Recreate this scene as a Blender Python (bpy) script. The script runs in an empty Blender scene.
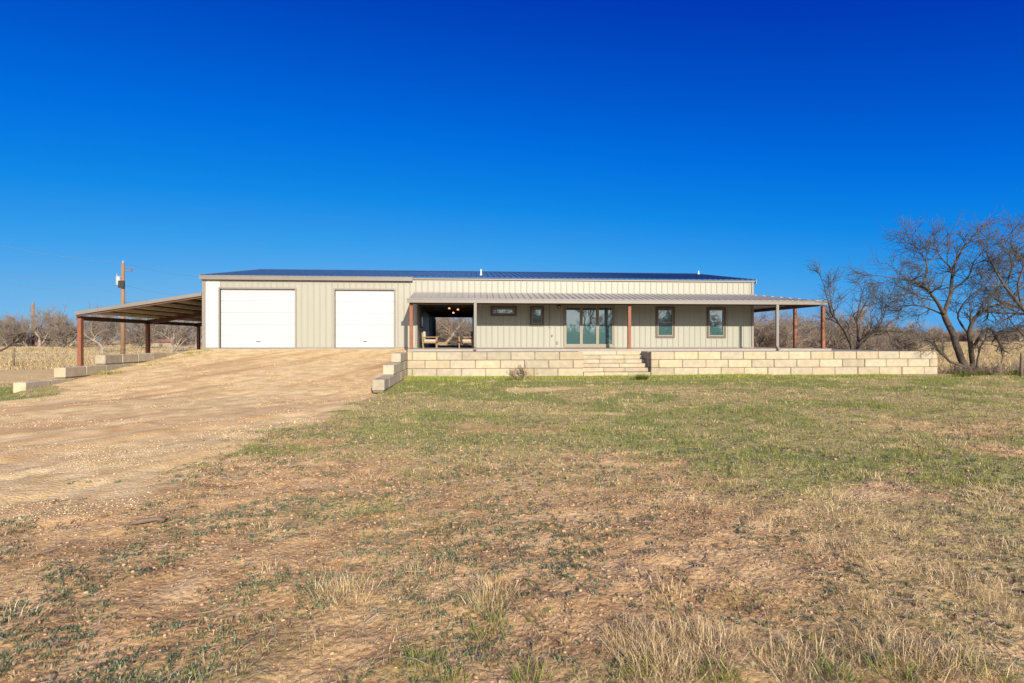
import bpy, math, random
import numpy as np
from mathutils import Vector
R = math.radians
SC = bpy.context.scene
COL = SC.collection
random.seed(7)
rng = np.random.default_rng(11)

# ------------------------------------------------------------------ camera, sky, sun, exposure
F = 550.0; HZ = 340.0; YAW = R(4.47); CZ = 0.426          # focal in px, horizon row, yaw, camera height above the porch slab
cam = bpy.data.cameras.new("camera"); cam.sensor_width = 36; cam.lens = F/1024*36
cam.shift_y = -(341.5-HZ)/1024; cam.clip_end = 4000; cam.clip_start = 0.05
camo = bpy.data.objects.new("camera", cam); COL.objects.link(camo)
camo.location = (0, 0, CZ); camo.rotation_euler = (R(90), 0, -YAW); SC.camera = camo

SUN_EL, SUN_AZ = R(20.7), R(12.5)                         # sun behind the camera, a little to the right
world = bpy.data.worlds.new("World"); SC.world = world; world.use_nodes = True
wn = world.node_tree; bg = wn.nodes["Background"]
sky = wn.nodes.new("ShaderNodeTexSky"); sky.sky_type = 'NISHITA'; sky.sun_disc = False
sky.sun_elevation = SUN_EL; sky.sun_rotation = R(180)-SUN_AZ
sky.altitude = 500; sky.air_density = 1.0; sky.dust_density = 0.1; sky.ozone_density = 5.0
# grade: the Nishita brightness drives the deep polarised blue the photograph has, topped by bright warm stops added as fill light
sep = wn.nodes.new("ShaderNodeSeparateColor"); wn.links.new(sky.outputs[0], sep.inputs[0])
nm_ = wn.nodes.new("ShaderNodeMath"); nm_.operation = 'MULTIPLY'; nm_.inputs[1].default_value = 0.9/(4.49*6); wn.links.new(sep.outputs[1], nm_.inputs[0])
cr_ = wn.nodes.new("ShaderNodeValToRGB"); wn.links.new(nm_.outputs[0], cr_.inputs[0])
def lin(c): return [((v/255+0.055)/1.055)**2.4 if v > 10 else v/255/12.92 for v in c]
stops = [(0.20, lin((0,46,166))), (0.292, lin((0,58,182))), (0.497, lin((0,108,222))), (0.72, lin((18,138,231))), (1.0, lin((60,160,235))), (1.63, lin((122,186,232))), (2.2, lin((160,198,230))), (3.2, (0.95, 0.88, 0.78)), (6.0, (4.6, 3.9, 3.0))]
el_ = cr_.color_ramp.elements
while len(el_) < len(stops): el_.new(0.5)
for e_, (p_, c_) in zip(el_, stops): e_.position = p_/6
for e_, (p_, c_) in zip(el_, stops): e_.color = (*c_, 1)
vm_ = wn.nodes.new("ShaderNodeVectorMath"); vm_.operation = 'SCALE'; vm_.inputs["Scale"].default_value = 1/(0.062*2**0.78)
# fill glow added to the sky round the sun, to brighten the shaded porch
SDIR = (math.sin(SUN_AZ)*math.cos(SUN_EL), -math.cos(SUN_AZ)*math.cos(SUN_EL), math.sin(SUN_EL))
tcw = wn.nodes.new("ShaderNodeTexCoord"); dt_ = wn.nodes.new("ShaderNodeVectorMath"); dt_.operation = 'DOT_PRODUCT'; dt_.inputs[1].default_value = SDIR
wn.links.new(tcw.outputs["Generated"], dt_.inputs[0])
mr_ = wn.nodes.new("ShaderNodeMapRange"); mr_.interpolation_type = 'SMOOTHSTEP'; mr_.inputs[1].default_value = 0.35; mr_.inputs[2].default_value = 1.0; mr_.inputs[3].default_value = 0.0; mr_.inputs[4].default_value = 1.7
wn.links.new(dt_.outputs["Value"], mr_.inputs[0])
au_ = wn.nodes.new("ShaderNodeVectorMath"); au_.operation = 'SCALE'; au_.inputs[0].default_value = (1.0, 0.90, 0.70); wn.links.new(mr_.outputs[0], au_.inputs["Scale"])
ad_ = wn.nodes.new("ShaderNodeVectorMath"); ad_.operation = 'ADD'; wn.links.new(cr_.outputs[0], ad_.inputs[0]); wn.links.new(au_.outputs[0], ad_.inputs[1])
wn.links.new(ad_.outputs[0], vm_.inputs[0]); wn.links.new(vm_.outputs[0], bg.inputs[0]); bg.inputs[1].default_value = 0.062

sl = bpy.data.lights.new("sun", 'SUN'); sl.energy = 4.2; sl.angle = R(0.53); sl.color = (1.0, 0.91, 0.74)
so = bpy.data.objects.new("sun", sl); COL.objects.link(so)
sdir = Vector((math.sin(SUN_AZ)*math.cos(SUN_EL), -math.cos(SUN_AZ)*math.cos(SUN_EL), math.sin(SUN_EL)))
so.rotation_euler = sdir.to_track_quat('Z', 'Y').to_euler()
SC.view_settings.view_transform = 'Standard'; SC.view_settings.look = 'None'
SC.view_settings.exposure = 0.78; SC.view_settings.gamma = 1.0; SC.view_settings.use_curve_mapping = False

# ------------------------------------------------------------------ measuring
sY, cY = math.sin(YAW), math.cos(YAW)
def at(px, py, Y):
    """world point seen at pixel (px,py) on the plane y=Y"""
    u = (px-512)/F; k = Y/(cY-u*sY)
    return Vector((k*(sY+u*cY), Y, CZ+k*(HZ-py)/F))
def wx(px, Y): return at(px, HZ, Y).x
def wz(px, py, Y): return at(px, py, Y).z
def ground_at(px, py, z=-1.16):
    u = (px-512)/F; k = (CZ-z)*F/(py-HZ)
    return Vector((k*(sY+u*cY), k*(cY-u*sY), z))

# ------------------------------------------------------------------ numpy noise
def _h(ix, iy, s):
    n = (ix.astype(np.int64)*374761393 + iy.astype(np.int64)*668265263 + s*1442695041) & 0xffffffff
    n = ((n ^ (n >> 13))*1274126177) & 0xffffffff
    return ((n ^ (n >> 16)) & 0xffff)/65535.0
def vnoise(x, y, s=0):
    ix, iy = np.floor(x), np.floor(y); fx, fy = x-ix, y-iy
    fx = fx*fx*(3-2*fx); fy = fy*fy*(3-2*fy)
    a = _h(ix, iy, s); b = _h(ix+1, iy, s); c = _h(ix, iy+1, s); d = _h(ix+1, iy+1, s)
    return (a*(1-fx)+b*fx)*(1-fy)+(c*(1-fx)+d*fx)*fy
def fbm(x, y, s=0, o=4):
    t = 0; a = 0.5; 
    for i in range(o):
        t = t + a*vnoise(x*2**i+i*17.3, y*2**i-i*9.1, s+i); a *= 0.5
    return t/(1-0.5**o)
def sst(a, b, x):
    t = np.clip((x-a)/(b-a), 0, 1); return t*t*(3-2*t)

# ------------------------------------------------------------------ mesh helpers
class MB:
    def __init__(s): s.v = []; s.f = []; s.c = []
    def hexa(s, p, tone=None):
        """8 corners: bottom 4 counter-clockwise, then top 4"""
        i = len(s.v); s.v += [tuple(q) for q in p]
        for f in ((3,2,1,0),(4,5,6,7),(0,1,5,4),(1,2,6,5),(2,3,7,6),(3,0,4,7)):
            s.f.append(tuple(i+k for k in f)); s.c.append(tone)
        return s
    def box(s, x0, x1, y0, y1, z0, z1, tone=None):
        return s.hexa([(x0,y0,z0),(x1,y0,z0),(x1,y1,z0),(x0,y1,z0),(x0,y0,z1),(x1,y0,z1),(x1,y1,z1),(x0,y1,z1)], tone)
    def block(s, x0, x1, y0, y1, z0, z1, b, tone=None):
        """box with chamfered edges"""
        i = len(s.v)
        X, Y, Z = (x0, x1), (y0, y1), (z0, z1); idx = {}
        for a in (0,1):
            for c in (0,1):
                for d in (0,1):
                    for ax in (0,1,2):
                        p = [X[a], Y[c], Z[d]]
                        for k, e in enumerate((a, c, d)):
                            if k != ax: p[k] += b if e == 0 else -b
                        idx[a,c,d,ax] = len(s.v); s.v.append(tuple(p))
        def add(*k):
            f = [idx[q] for q in k]
            P = [Vector(s.v[q]) for q in f]; n = (P[1]-P[0]).cross(P[2]-P[0])
            cen = sum(P, Vector())/len(P)-Vector(((x0+x1)/2,(y0+y1)/2,(z0+z1)/2))
            s.f.append(tuple(f if n.dot(cen) > 0 else f[::-1])); s.c.append(tone)
        for ax in (0,1,2):
            o = [k for k in (0,1,2) if k != ax]
            for e in (0,1):
                q = []
                for (m, n) in ((0,0),(1,0),(1,1),(0,1)):
                    t = [0,0,0]; t[ax] = e; t[o[0]] = m; t[o[1]] = n; q.append((*t, ax))
                add(*q)
            for m in (0,1):
                for n in (0,1):
                    t0 = [0,0,0]; t0[o[0]] = m; t0[o[1]] = n; t1 = list(t0); t1[ax] = 1
                    add((*t0,o[0]),(*t1,o[0]),(*t1,o[1]),(*t0,o[1]))
        for a in (0,1):
            for c in (0,1):
                for d in (0,1): add((a,c,d,0),(a,c,d,1),(a,c,d,2))
        return s
    def tube(s, pts, rad, n=6, cap=True):
        pts = [Vector(p) for p in pts]; i0 = len(s.v)
        if not hasattr(rad, '__len__'): rad = [rad]*len(pts)
        ref = Vector((0.31, 0.87, 0.38))
        for k, p in enumerate(pts):
            t = (pts[min(k+1, len(pts)-1)]-pts[max(k-1, 0)])
            if t.length < 1e-9: t = Vector((0,0,1))
            t.normalize(); a = t.cross(ref)
            if a.length < 0.05: a = t.cross(Vector((1,0,0)))
            a.normalize(); b = t.cross(a)
            for j in range(n):
                w = 2*math.pi*j/n
                s.v.append(tuple(p+(a*math.cos(w)+b*math.sin(w))*rad[k]))
        for k in range(len(pts)-1):
            for j in range(n):
                q = i0+k*n; s.f.append((q+j, q+n+j, q+n+(j+1)%n, q+(j+1)%n)); s.c.append(None)
        if cap and n > 2:
            s.f.append(tuple(i0+j for j in range(n))); s.c.append(None)
            e = i0+(len(pts)-1)*n; s.f.append(tuple(e+j for j in range(n-1,-1,-1))); s.c.append(None)
        return s
    def lathe(s, cx, cy, prof, n=12):
        i0 = len(s.v)
        for (r, z) in prof:
            for j in range(n):
                w = 2*math.pi*j/n; s.v.append((cx+r*math.cos(w), cy+r*math.sin(w), z))
        for k in range(len(prof)-1):
            for j in range(n):
                q = i0+k*n; s.f.append((q+j, q+(j+1)%n, q+n+(j+1)%n, q+n+j)); s.c.append(None)
        return s
    def build(s, name, material, parent=None, smooth=False):
        me = bpy.data.meshes.new(name); me.from_pydata(s.v, [], s.f); me.update()
        if any(t is not None for t in s.c):
            ca = me.color_attributes.new("tone", 'FLOAT_COLOR', 'CORNER')
            arr = np.ones((len(me.loops), 4), np.float32)
            for p in me.polygons:
                t = s.c[p.index]
                if t is not None: arr[p.loop_start:p.loop_start+p.loop_total, :3] = t
            ca.data.foreach_set("color", arr.ravel())
        if smooth: me.polygons.foreach_set("use_smooth", [True]*len(me.polygons))
        me.materials.append(material)
        o = bpy.data.objects.new(name, me); COL.objects.link(o)
        if parent is not None:
            o.parent = parent
            r = parent
            off = Vector((0,0,0))
            while r is not None: off += r.location; r = r.parent
            if off.length: me.transform(__import__('mathutils').Matrix.Translation(-off))
        return o
def npmesh(name, V, faces, material, tone=None, smooth=False):
    """faces: list of int arrays (n,k)"""
    me = bpy.data.meshes.new(name)
    me.vertices.add(len(V)); me.vertices.foreach_set("co", V.astype(np.float32).ravel())
    L = np.concatenate([f.ravel() for f in faces]).astype(np.int32)
    T = np.concatenate([np.full(len(f), f.shape[1]) for f in faces]).astype(np.int32)
    S = np.concatenate([[0], np.cumsum(T)[:-1]]).astype(np.int32)
    me.loops.add(len(L)); me.loops.foreach_set("vertex_index", L)
    me.polygons.add(len(T)); me.polygons.foreach_set("loop_start", S)
    me.update(calc_edges=True)
    if tone is not None:
        ca = me.color_attributes.new("tone", 'FLOAT_COLOR', 'POINT')
        arr = np.ones((len(V), 4), np.float32); arr[:, :3] = tone
        ca.data.foreach_set("color", arr.ravel())
    if smooth: me.polygons.foreach_set("use_smooth", np.ones(len(T), bool))
    me.materials.append(material)
    o = bpy.data.objects.new(name, me); COL.objects.link(o)
    return o
def tag(o, label=None, cat=None, group=None, kind=None):
    if label: o["label"] = label
    if cat: o["category"] = cat
    if group: o["group"] = group
    if kind: o["kind"] = kind
    return o
def thing(name, label, cat, loc=(0,0,0), group=None):
    o = bpy.data.objects.new(name, None); COL.objects.link(o); o.location = loc; o.empty_display_size = 0.3
    return tag(o, label, cat, group)
def dup(root, loc, rotz=0.0, scale=1.0, label=None, group=None):
    c = root.copy(); COL.objects.link(c); c.location = loc; c.rotation_euler = (0, 0, rotz); c.scale = (scale,)*3
    for ch in list(root.children):
        d = ch.copy(); COL.objects.link(d); d.parent = c
    if label: c["label"] = label
    if group: c["group"] = group
    return c

# ------------------------------------------------------------------ materials
def mat(name, col, rough=0.6, metal=0.0, var=0.12, vscale=3.0, bump=0.0, bscale=40.0, spec=0.5, tone=False, grime=0.0, streak=None):
    m = bpy.data.materials.new(name); m.use_nodes = True; nt = m.node_tree; N = nt.nodes; L = nt.links
    b = N["Principled BSDF"]; b.inputs["Roughness"].default_value = rough; b.inputs["Metallic"].default_value = metal
    b.inputs["Specular IOR Level"].default_value = spec
    tc = N.new("ShaderNodeTexCoord")
    co = tc.outputs["Object"]
    if streak:
        mp = N.new("ShaderNodeMapping"); mp.inputs["Scale"].default_value = streak; L.new(co, mp.inputs[0]); co2 = mp.outputs[0]
    else: co2 = co
    n = N.new("ShaderNodeTexNoise"); n.inputs["Scale"].default_value = vscale; n.inputs["Detail"].default_value = 6; n.inputs["Roughness"].default_value = 0.62
    L.new(co2, n.inputs["Vector"])
    mr = N.new("ShaderNodeMapRange"); mr.inputs[1].default_value = 0.25; mr.inputs[2].default_value = 0.75
    mr.inputs[3].default_value = 1-var; mr.inputs[4].default_value = 1+var
    L.new(n.outputs[0], mr.inputs[0])
    mx = N.new("ShaderNodeMix"); mx.data_type = 'RGBA'; mx.blend_type = 'MULTIPLY'; mx.inputs[0].default_value = 1
    if tone:
        at_ = N.new("ShaderNodeAttribute"); at_.attribute_name = "tone"
        m2 = N.new("ShaderNodeMix"); m2.data_type = 'RGBA'; m2.blend_type = 'MULTIPLY'; m2.inputs[0].default_value = 1
        m2.inputs[6].default_value = (*col, 1); L.new(at_.outputs[0], m2.inputs[7]); L.new(m2.outputs[2], mx.inputs[6])
    else: mx.inputs[6].default_value = (*col, 1)
    L.new(mr.outputs[0], mx.inputs[7]); L.new(mx.outputs[2], b.inputs["Base Color"])
    if bump:
        n2 = N.new("ShaderNodeTexNoise"); n2.inputs["Scale"].default_value = bscale; n2.inputs["Detail"].default_value = 5
        L.new(co, n2.inputs["Vector"])
        bp = N.new("ShaderNodeBump"); bp.inputs["Strength"].default_value = bump; bp.inputs["Distance"].default_value = 0.02
        L.new(n2.outputs[0], bp.inputs["Height"]); L.new(bp.outputs[0], b.inputs["Normal"])
    return m
def leafmat(name, trans=0.3):
    m = bpy.data.materials.new(name); m.use_nodes = True; nt = m.node_tree; N = nt.nodes; L = nt.links
    b = N["Principled BSDF"]; b.inputs["Roughness"].default_value = 0.75; b.inputs["Specular IOR Level"].default_value = 0.15
    a = N.new("ShaderNodeAttribute"); a.attribute_name = "tone"; L.new(a.outputs[0], b.inputs["Base Color"])
    t = N.new("ShaderNodeBsdfTranslucent"); L.new(a.outputs[0], t.inputs[0])
    mx = N.new("ShaderNodeMixShader"); mx.inputs[0].default_value = trans
    L.new(b.outputs[0], mx.inputs[1]); L.new(t.outputs[0], mx.inputs[2]); L.new(mx.outputs[0], N["Material Output"].inputs[0])
    return m
def glassmat(name, col, refl=0.4):
    m = bpy.data.materials.new(name); m.use_nodes = True; nt = m.node_tree; N = nt.nodes; L = nt.links
    b = N["Principled BSDF"]; b.inputs["Base Color"].default_value = (*col, 1); b.inputs["Roughness"].default_value = 0.25
    g = N.new("ShaderNodeBsdfGlossy"); g.inputs["Roughness"].default_value = 0.015; g.inputs[0].default_value = (0.85, 0.95, 1.0, 1)
    tc = N.new("ShaderNodeTexCoord"); n = N.new("ShaderNodeTexNoise"); n.inputs["Scale"].default_value = 1.1; n.inputs["Detail"].default_value = 1
    L.new(tc.outputs["Object"], n.inputs["Vector"])
    bp = N.new("ShaderNodeBump"); bp.inputs["Strength"].default_value = 0.12; bp.inputs["Distance"].default_value = 0.03
    L.new(n.outputs[0], bp.inputs["Height"]); L.new(bp.outputs[0], g.inputs["Normal"])
    mx = N.new("ShaderNodeMixShader"); mx.inputs[0].default_value = refl
    L.new(b.outputs[0], mx.inputs[1]); L.new(g.outputs[0], mx.inputs[2]); L.new(mx.outputs[0], N["Material Output"].inputs[0])
    return m
def emit(name, col, s):
    m = bpy.data.materials.new(name); m.use_nodes = True; b = m.node_tree.nodes["Principled BSDF"]
    b.inputs["Base Color"].default_value = (*col, 1); b.inputs["Emission Color"].default_value = (*col, 1); b.inputs["Emission Strength"].default_value = s
    return m
M = {
 'siding': mat("siding", (0.272,0.266,0.222), 0.45, var=0.05, vscale=1.2, streak=(3,1,0.25)),
 'glare_siding': mat("glare_siding", (0.40,0.42,0.42), 0.45, var=0.04, vscale=1.2, streak=(3,1,0.25)),  # corner siding with bright glare painted into its colour
 'door_white': mat("door_white", (0.345,0.368,0.40), 0.4, var=0.025, vscale=0.8),
 'trim': mat("trim_taupe", (0.19,0.165,0.14), 0.5, var=0.08),
 'gutter': mat("gutter_taupe", (0.165,0.148,0.13), 0.45, var=0.08, vscale=1.5),
 'brown': mat("frame_brown", (0.085,0.062,0.045), 0.5, var=0.1),
 'sash': mat("sash_tan", (0.20,0.17,0.13), 0.5, var=0.06),
 'roof': mat("roof_sky_tinted_metal", (0.04,0.10,0.215), 0.6, var=0.15, vscale=2.0, spec=0.2),  # bare metal roof, its blue sky reflection put into the base colour
 'porchroof': mat("porch_roof_metal", (0.30,0.28,0.255), 0.55, var=0.12, vscale=2.0, spec=0.3),
 'soffit': mat("porch_soffit", (0.62,0.55,0.42), 0.7, var=0.05),
 'rust': mat("rusty_steel", (0.20,0.072,0.036), 0.7, var=0.25, vscale=6, bump=0.2),
 'darksteel': mat("dark_steel", (0.10,0.045,0.03), 0.7, var=0.2, vscale=5),
 'purlin': mat("galvanised_purlin", (0.80,0.66,0.48), 0.6, var=0.12),
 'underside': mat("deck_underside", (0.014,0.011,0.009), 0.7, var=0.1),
 'concrete': mat("concrete", (0.27,0.24,0.20), 0.85, var=0.14, vscale=2.5, bump=0.3, bscale=60),
 'block': mat("limestone_block", (0.345,0.295,0.215), 0.9, var=0.2, vscale=4.0, bump=0.6, bscale=22, tone=True),
 'mortar': mat("joint_earth", (0.17,0.13,0.09), 0.95, var=0.2),
 'glass': glassmat("window_glass", (0.012,0.065,0.07), 0.17),
 'wood': mat("chair_wood", (0.25,0.14,0.065), 0.6, var=0.2, vscale=8),
 'cushion': mat("chair_cushion", (0.36,0.33,0.28), 0.9, var=0.08),
 'darkcushion': mat("chair_dark_cushion", (0.06,0.05,0.05), 0.9, var=0.1),
 'black': mat("black_metal", (0.02,0.018,0.016), 0.5, var=0.1),
 'shade': emit("lamp_glow", (1.0, 0.40, 0.16), 1.3),
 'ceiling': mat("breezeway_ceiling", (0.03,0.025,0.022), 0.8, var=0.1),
 'pole': mat("pole_wood", (0.215,0.125,0.07), 0.85, var=0.25, vscale=2, bump=0.3, streak=(6,6,0.6)),
 'transformer': mat("transformer_grey", (0.30,0.33,0.35), 0.5, var=0.06),
 'wire': mat("wire", (0.20,0.26,0.36), 0.6, var=0.05),
 'bark': mat("bark_grey", (0.075,0.058,0.046), 0.9, var=0.3, vscale=5, bump=0.7, bscale=30),
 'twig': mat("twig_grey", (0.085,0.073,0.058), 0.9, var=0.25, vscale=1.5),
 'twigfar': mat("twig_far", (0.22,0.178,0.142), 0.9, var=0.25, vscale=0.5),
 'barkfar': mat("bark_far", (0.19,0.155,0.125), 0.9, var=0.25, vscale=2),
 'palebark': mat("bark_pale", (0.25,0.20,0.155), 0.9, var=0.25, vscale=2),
 'brush': mat("brush_brown", (0.22,0.172,0.135), 0.95, var=0.3, vscale=0.35),
 'post': mat("old_post", (0.14,0.10,0.07), 0.9, var=0.25, vscale=6, bump=0.4),
 'redroof': mat("red_metal", (0.24,0.12,0.10), 0.6, var=0.12),
 'vent': mat("vent_white", (0.5,0.52,0.52), 0.5, var=0.05),
 'grass': leafmat("grass_blades", 0.3),
 'stone': mat("gravel_stones", (0.58,0.43,0.25), 0.9, var=0.15, tone=True),
}

# ------------------------------------------------------------------ key measures
Y1 = 28.9; YP = 26.6; YW = 23.6; YB = 44.3; YR = 36.6        # front wall, porch posts, terrace wall, back wall, ridge
XGL = wx(203.5, Y1); XHR = wx(752.5, Y1)
ZE = 3.66; ZR = 4.95                                         # eave, ridge
WT, WB = -0.09, -1.16                                        # terrace wall top / base
CH = (WT-WB)/3
XRET = wx(407, YW)                                           # right face of the left return
XWR = wx(938, YW)
XLW = -14.72                                                 # right face of the carport side wall (set below)
XLW = wx(28, 18.5)
XS0, XS1 = wx(583.5, YW), wx(651, YW)                        # steps

# ------------------------------------------------------------------ ground
def axis(segs):
    out = []
    for a, b, st in segs: out += list(np.arange(a, b-1e-6, st))
    out.append(segs[-1][1]); return np.array(out)
def geo(a, b, st, g):
    out = [a]; 
    while out[-1] < b: out.append(out[-1]+st); st *= g
    return np.array(out)
gx = np.concatenate([-geo(19, 900, 0.5, 1.18)[::-1], axis([(-18.6,-9,0.14),(-9,9,0.07),(9,24,0.14)]), geo(24.5, 900, 0.5, 1.18)])
gy = np.concatenate([-geo(0, 300, 0.6, 1.3)[::-1][:-1], axis([(0,2,0.2),(2,8,0.06),(8,32,0.11)]), geo(32.4, 1800, 0.5, 1.14)])
GX, GY = np.meshgrid(gx, gy)
SAND = [((592,412),1.2,1.0),((540,388),3.0,1.0),((690,389),2.6,0.9),((420,392),1.6,0.8),((330,400),1.6,0.9),((345,488),0.8,0.7),((870,490),0.6,0.8)]
def field(lst, x, y, sy=1.0):
    t = np.zeros_like(x)
    for (p, r, a) in lst:
        g = ground_at(*p); t = np.maximum(t, a*np.exp(-(((x-g.x)/r)**2+((y-g.y)/(r*sy))**2)))
    return t
def drive_mask(x, y):
    """1 on the gravel drive"""
    w = (fbm(x*0.55, y*0.55, 5)-0.5)*2.6+(fbm(x*2.2, y*2.2, 9)-0.5)*2.0
    # right boundary, a polyline y -> x
    B = [ground_at(p, q) for p, q in ((0,520),(100,492),(180,468),(240,440),(300,420),(350,402),(372,393))]
    by = np.array([p.y for p in B]+[17.3, 40]); bx = np.array([p.x for p in B]+[XRET-0.4, XRET-0.4])
    o = np.argsort(by)
    xr = np.interp(y, by[o], bx[o]); xr = np.where(y < by.min(), -9+(y-by.min())*2.2, xr)
    near = np.clip((17.5-y)/4, 0.15, 1)*np.clip(y/7, 0.4, 1)
    m = sst(0.9, -0.7, (x-xr)+w*near)
    xl = np.where(y > 17.0, XLW-0.1, -60)
    m = m*sst(-0.2, 0.2, x-xl-np.where(y > 17, 0, w))
    # verge of grass along the left edge in front of the block wall
    c = ground_at(-5, 392); d = ((x-c.x)/2.0)**2+((y-c.y)/1.6)**2
    m = m*sst(0.6, 1.4, d+w*0.3)
    m = m*np.where(y > 29.2, 0, 1)
    # dirt track on the left, beyond the grass verge
    tr = sst(8.0, 5.5, np.abs(y-31-0.05*(x+20)+w*0.4))*sst(-15.1, -15.6, x)
    sand = field(SAND, x, y, 0.45)*sst(0.35, 0.6, fbm(x*1.2, y*1.8, 15))*0.75
    return np.maximum(np.maximum(m, tr*0.9), sand)
def height(x, y):
    z = -1.19 - 0.17*sst(-8, -13, x) + 0*y
    z = z + (fbm(x*0.25, y*0.25, 1)-0.5)*0.10*sst(3, 6, y+0*x) + (fbm(x*1.3, y*1.3, 2)-0.5)*0.05
    z = z - sst(16, 6, y)*0.02
    # ramp up to the garage
    inr = sst(XLW-0.32, XLW-0.06, x)*sst(XRET-0.02, XRET-0.28, x)
    ramp = np.interp(y, [0, 15.5, 17.5, 20, 22.3, 25.2, 28.6, 60], [-1.30, -1.30, -1.25, -1.03, -0.76, -0.48, -0.06, -0.06])
    fr = sst(14.5, 17.5, y)
    z = np.where(y > 14.5, z*(1-inr*fr)+(ramp+(fbm(x*1.1, y*1.1, 3)-0.5)*0.07*sst(28.6, 26, y))*inr*fr, z)
    # far land rises slightly
    z = z + sst(45, 150, y)*0.95 + sst(120, 500, y)*sst(-10, 60, x)*3.0
    return z
def fine(x, y):
    d = drive_mask(x, y); near = sst(23.4, 15, y)
    lump = np.maximum(fbm(x*5, y*5, 21)-0.45, 0)*0.09*(1-d)+(fbm(x*11, y*11, 22)-0.5)*0.035*(1-d)
    ru, rv = x*0.47+y*0.88, -x*0.88+y*0.47
    trk = (fbm(ru*0.16, rv*1.25, 25)-0.5)*0.16*d+(fbm(x*2.2+y*0.6, y*2.2-x*0.6, 23)-0.5)*0.05*d+(fbm(x*9, y*9, 24)-0.5)*0.03*d
    return (lump+trk)*near
def zat(x, y):
    x = np.asarray(x, float); y = np.asarray(y, float); return height(x, y)+fine(x, y)
GZ = zat(GX, GY)
nx, ny = len(gx), len(gy)
# fields: gravel, bare soil, green
SOIL = [((600,530),1.7,1.25),((570,590),0.7,1.2),((640,560),0.8,1.1),((450,500),1.2,0.5),((80,600),1.0,0.9),((200,560),1.6,0.9),((350,640),0.6,0.6),((520,470),1.6,0.5),((730,640),0.4,0.6),((250,490),2.0,0.9),((100,520),1.5,0.9),((60,640),0.8,0.8)]
GREENP = [((430,385),2.2,1.2),((520,383),2.5,0.8),((600,382),2.2,0.7),((700,382),2.2,0.65),((800,382),2.2,0.5),((272,447),0.9,0.9),((360,512),0.8,0.9),((345,430),2.5,0.35),((440,430),3.0,0.45),((640,440),3.5,0.4),((850,450),4,0.35),((540,520),1.2,0.35),((430,660),0.3,0.6),((0,388),1.6,0.8)]
def field(lst, x, y, sy=1.0):
    t = np.zeros_like(x)
    for (p, r, a) in lst:
        g = ground_at(*p); t = np.maximum(t, a*np.exp(-(((x-g.x)/r)**2+((y-g.y)/(r*sy))**2)))
    return t
def soil_f(x, y):
    n = fbm(x*0.9, y*0.9, 31)+0.35*(fbm(x*3.4, y*3.4, 32)-0.5)
    return np.clip(field(SOIL, x, y)*0.75+sst(0.48, 0.72, n)*0.6*sst(15, 7, y)+sst(9, 4, y)*0.12, 0, 1)
def green_f(x, y):
    n = fbm(x*0.6+40, y*0.6, 41)+0.4*(fbm(x*2.6, y*2.6, 42)-0.5)
    wallg = sst(1.1, 0.2, np.abs(y-(YW-0.5)))*sst(XRET-0.3, XRET+0.5, x)*sst(wx(900,YW)+1, wx(860,YW), x)*0.8
    return np.clip(np.maximum(field(GREENP, x, y, 0.6), wallg)*0.9+(sst(0.38, 0.66, n)*(0.36+0.24*sst(6, 11, y))+0.22*sst(7, 10, y))*sst(26, 20, y), 0, 1)
drv = drive_mask(GX, GY); soil = soil_f(GX, GY); grn = green_f(GX, GY)

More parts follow.
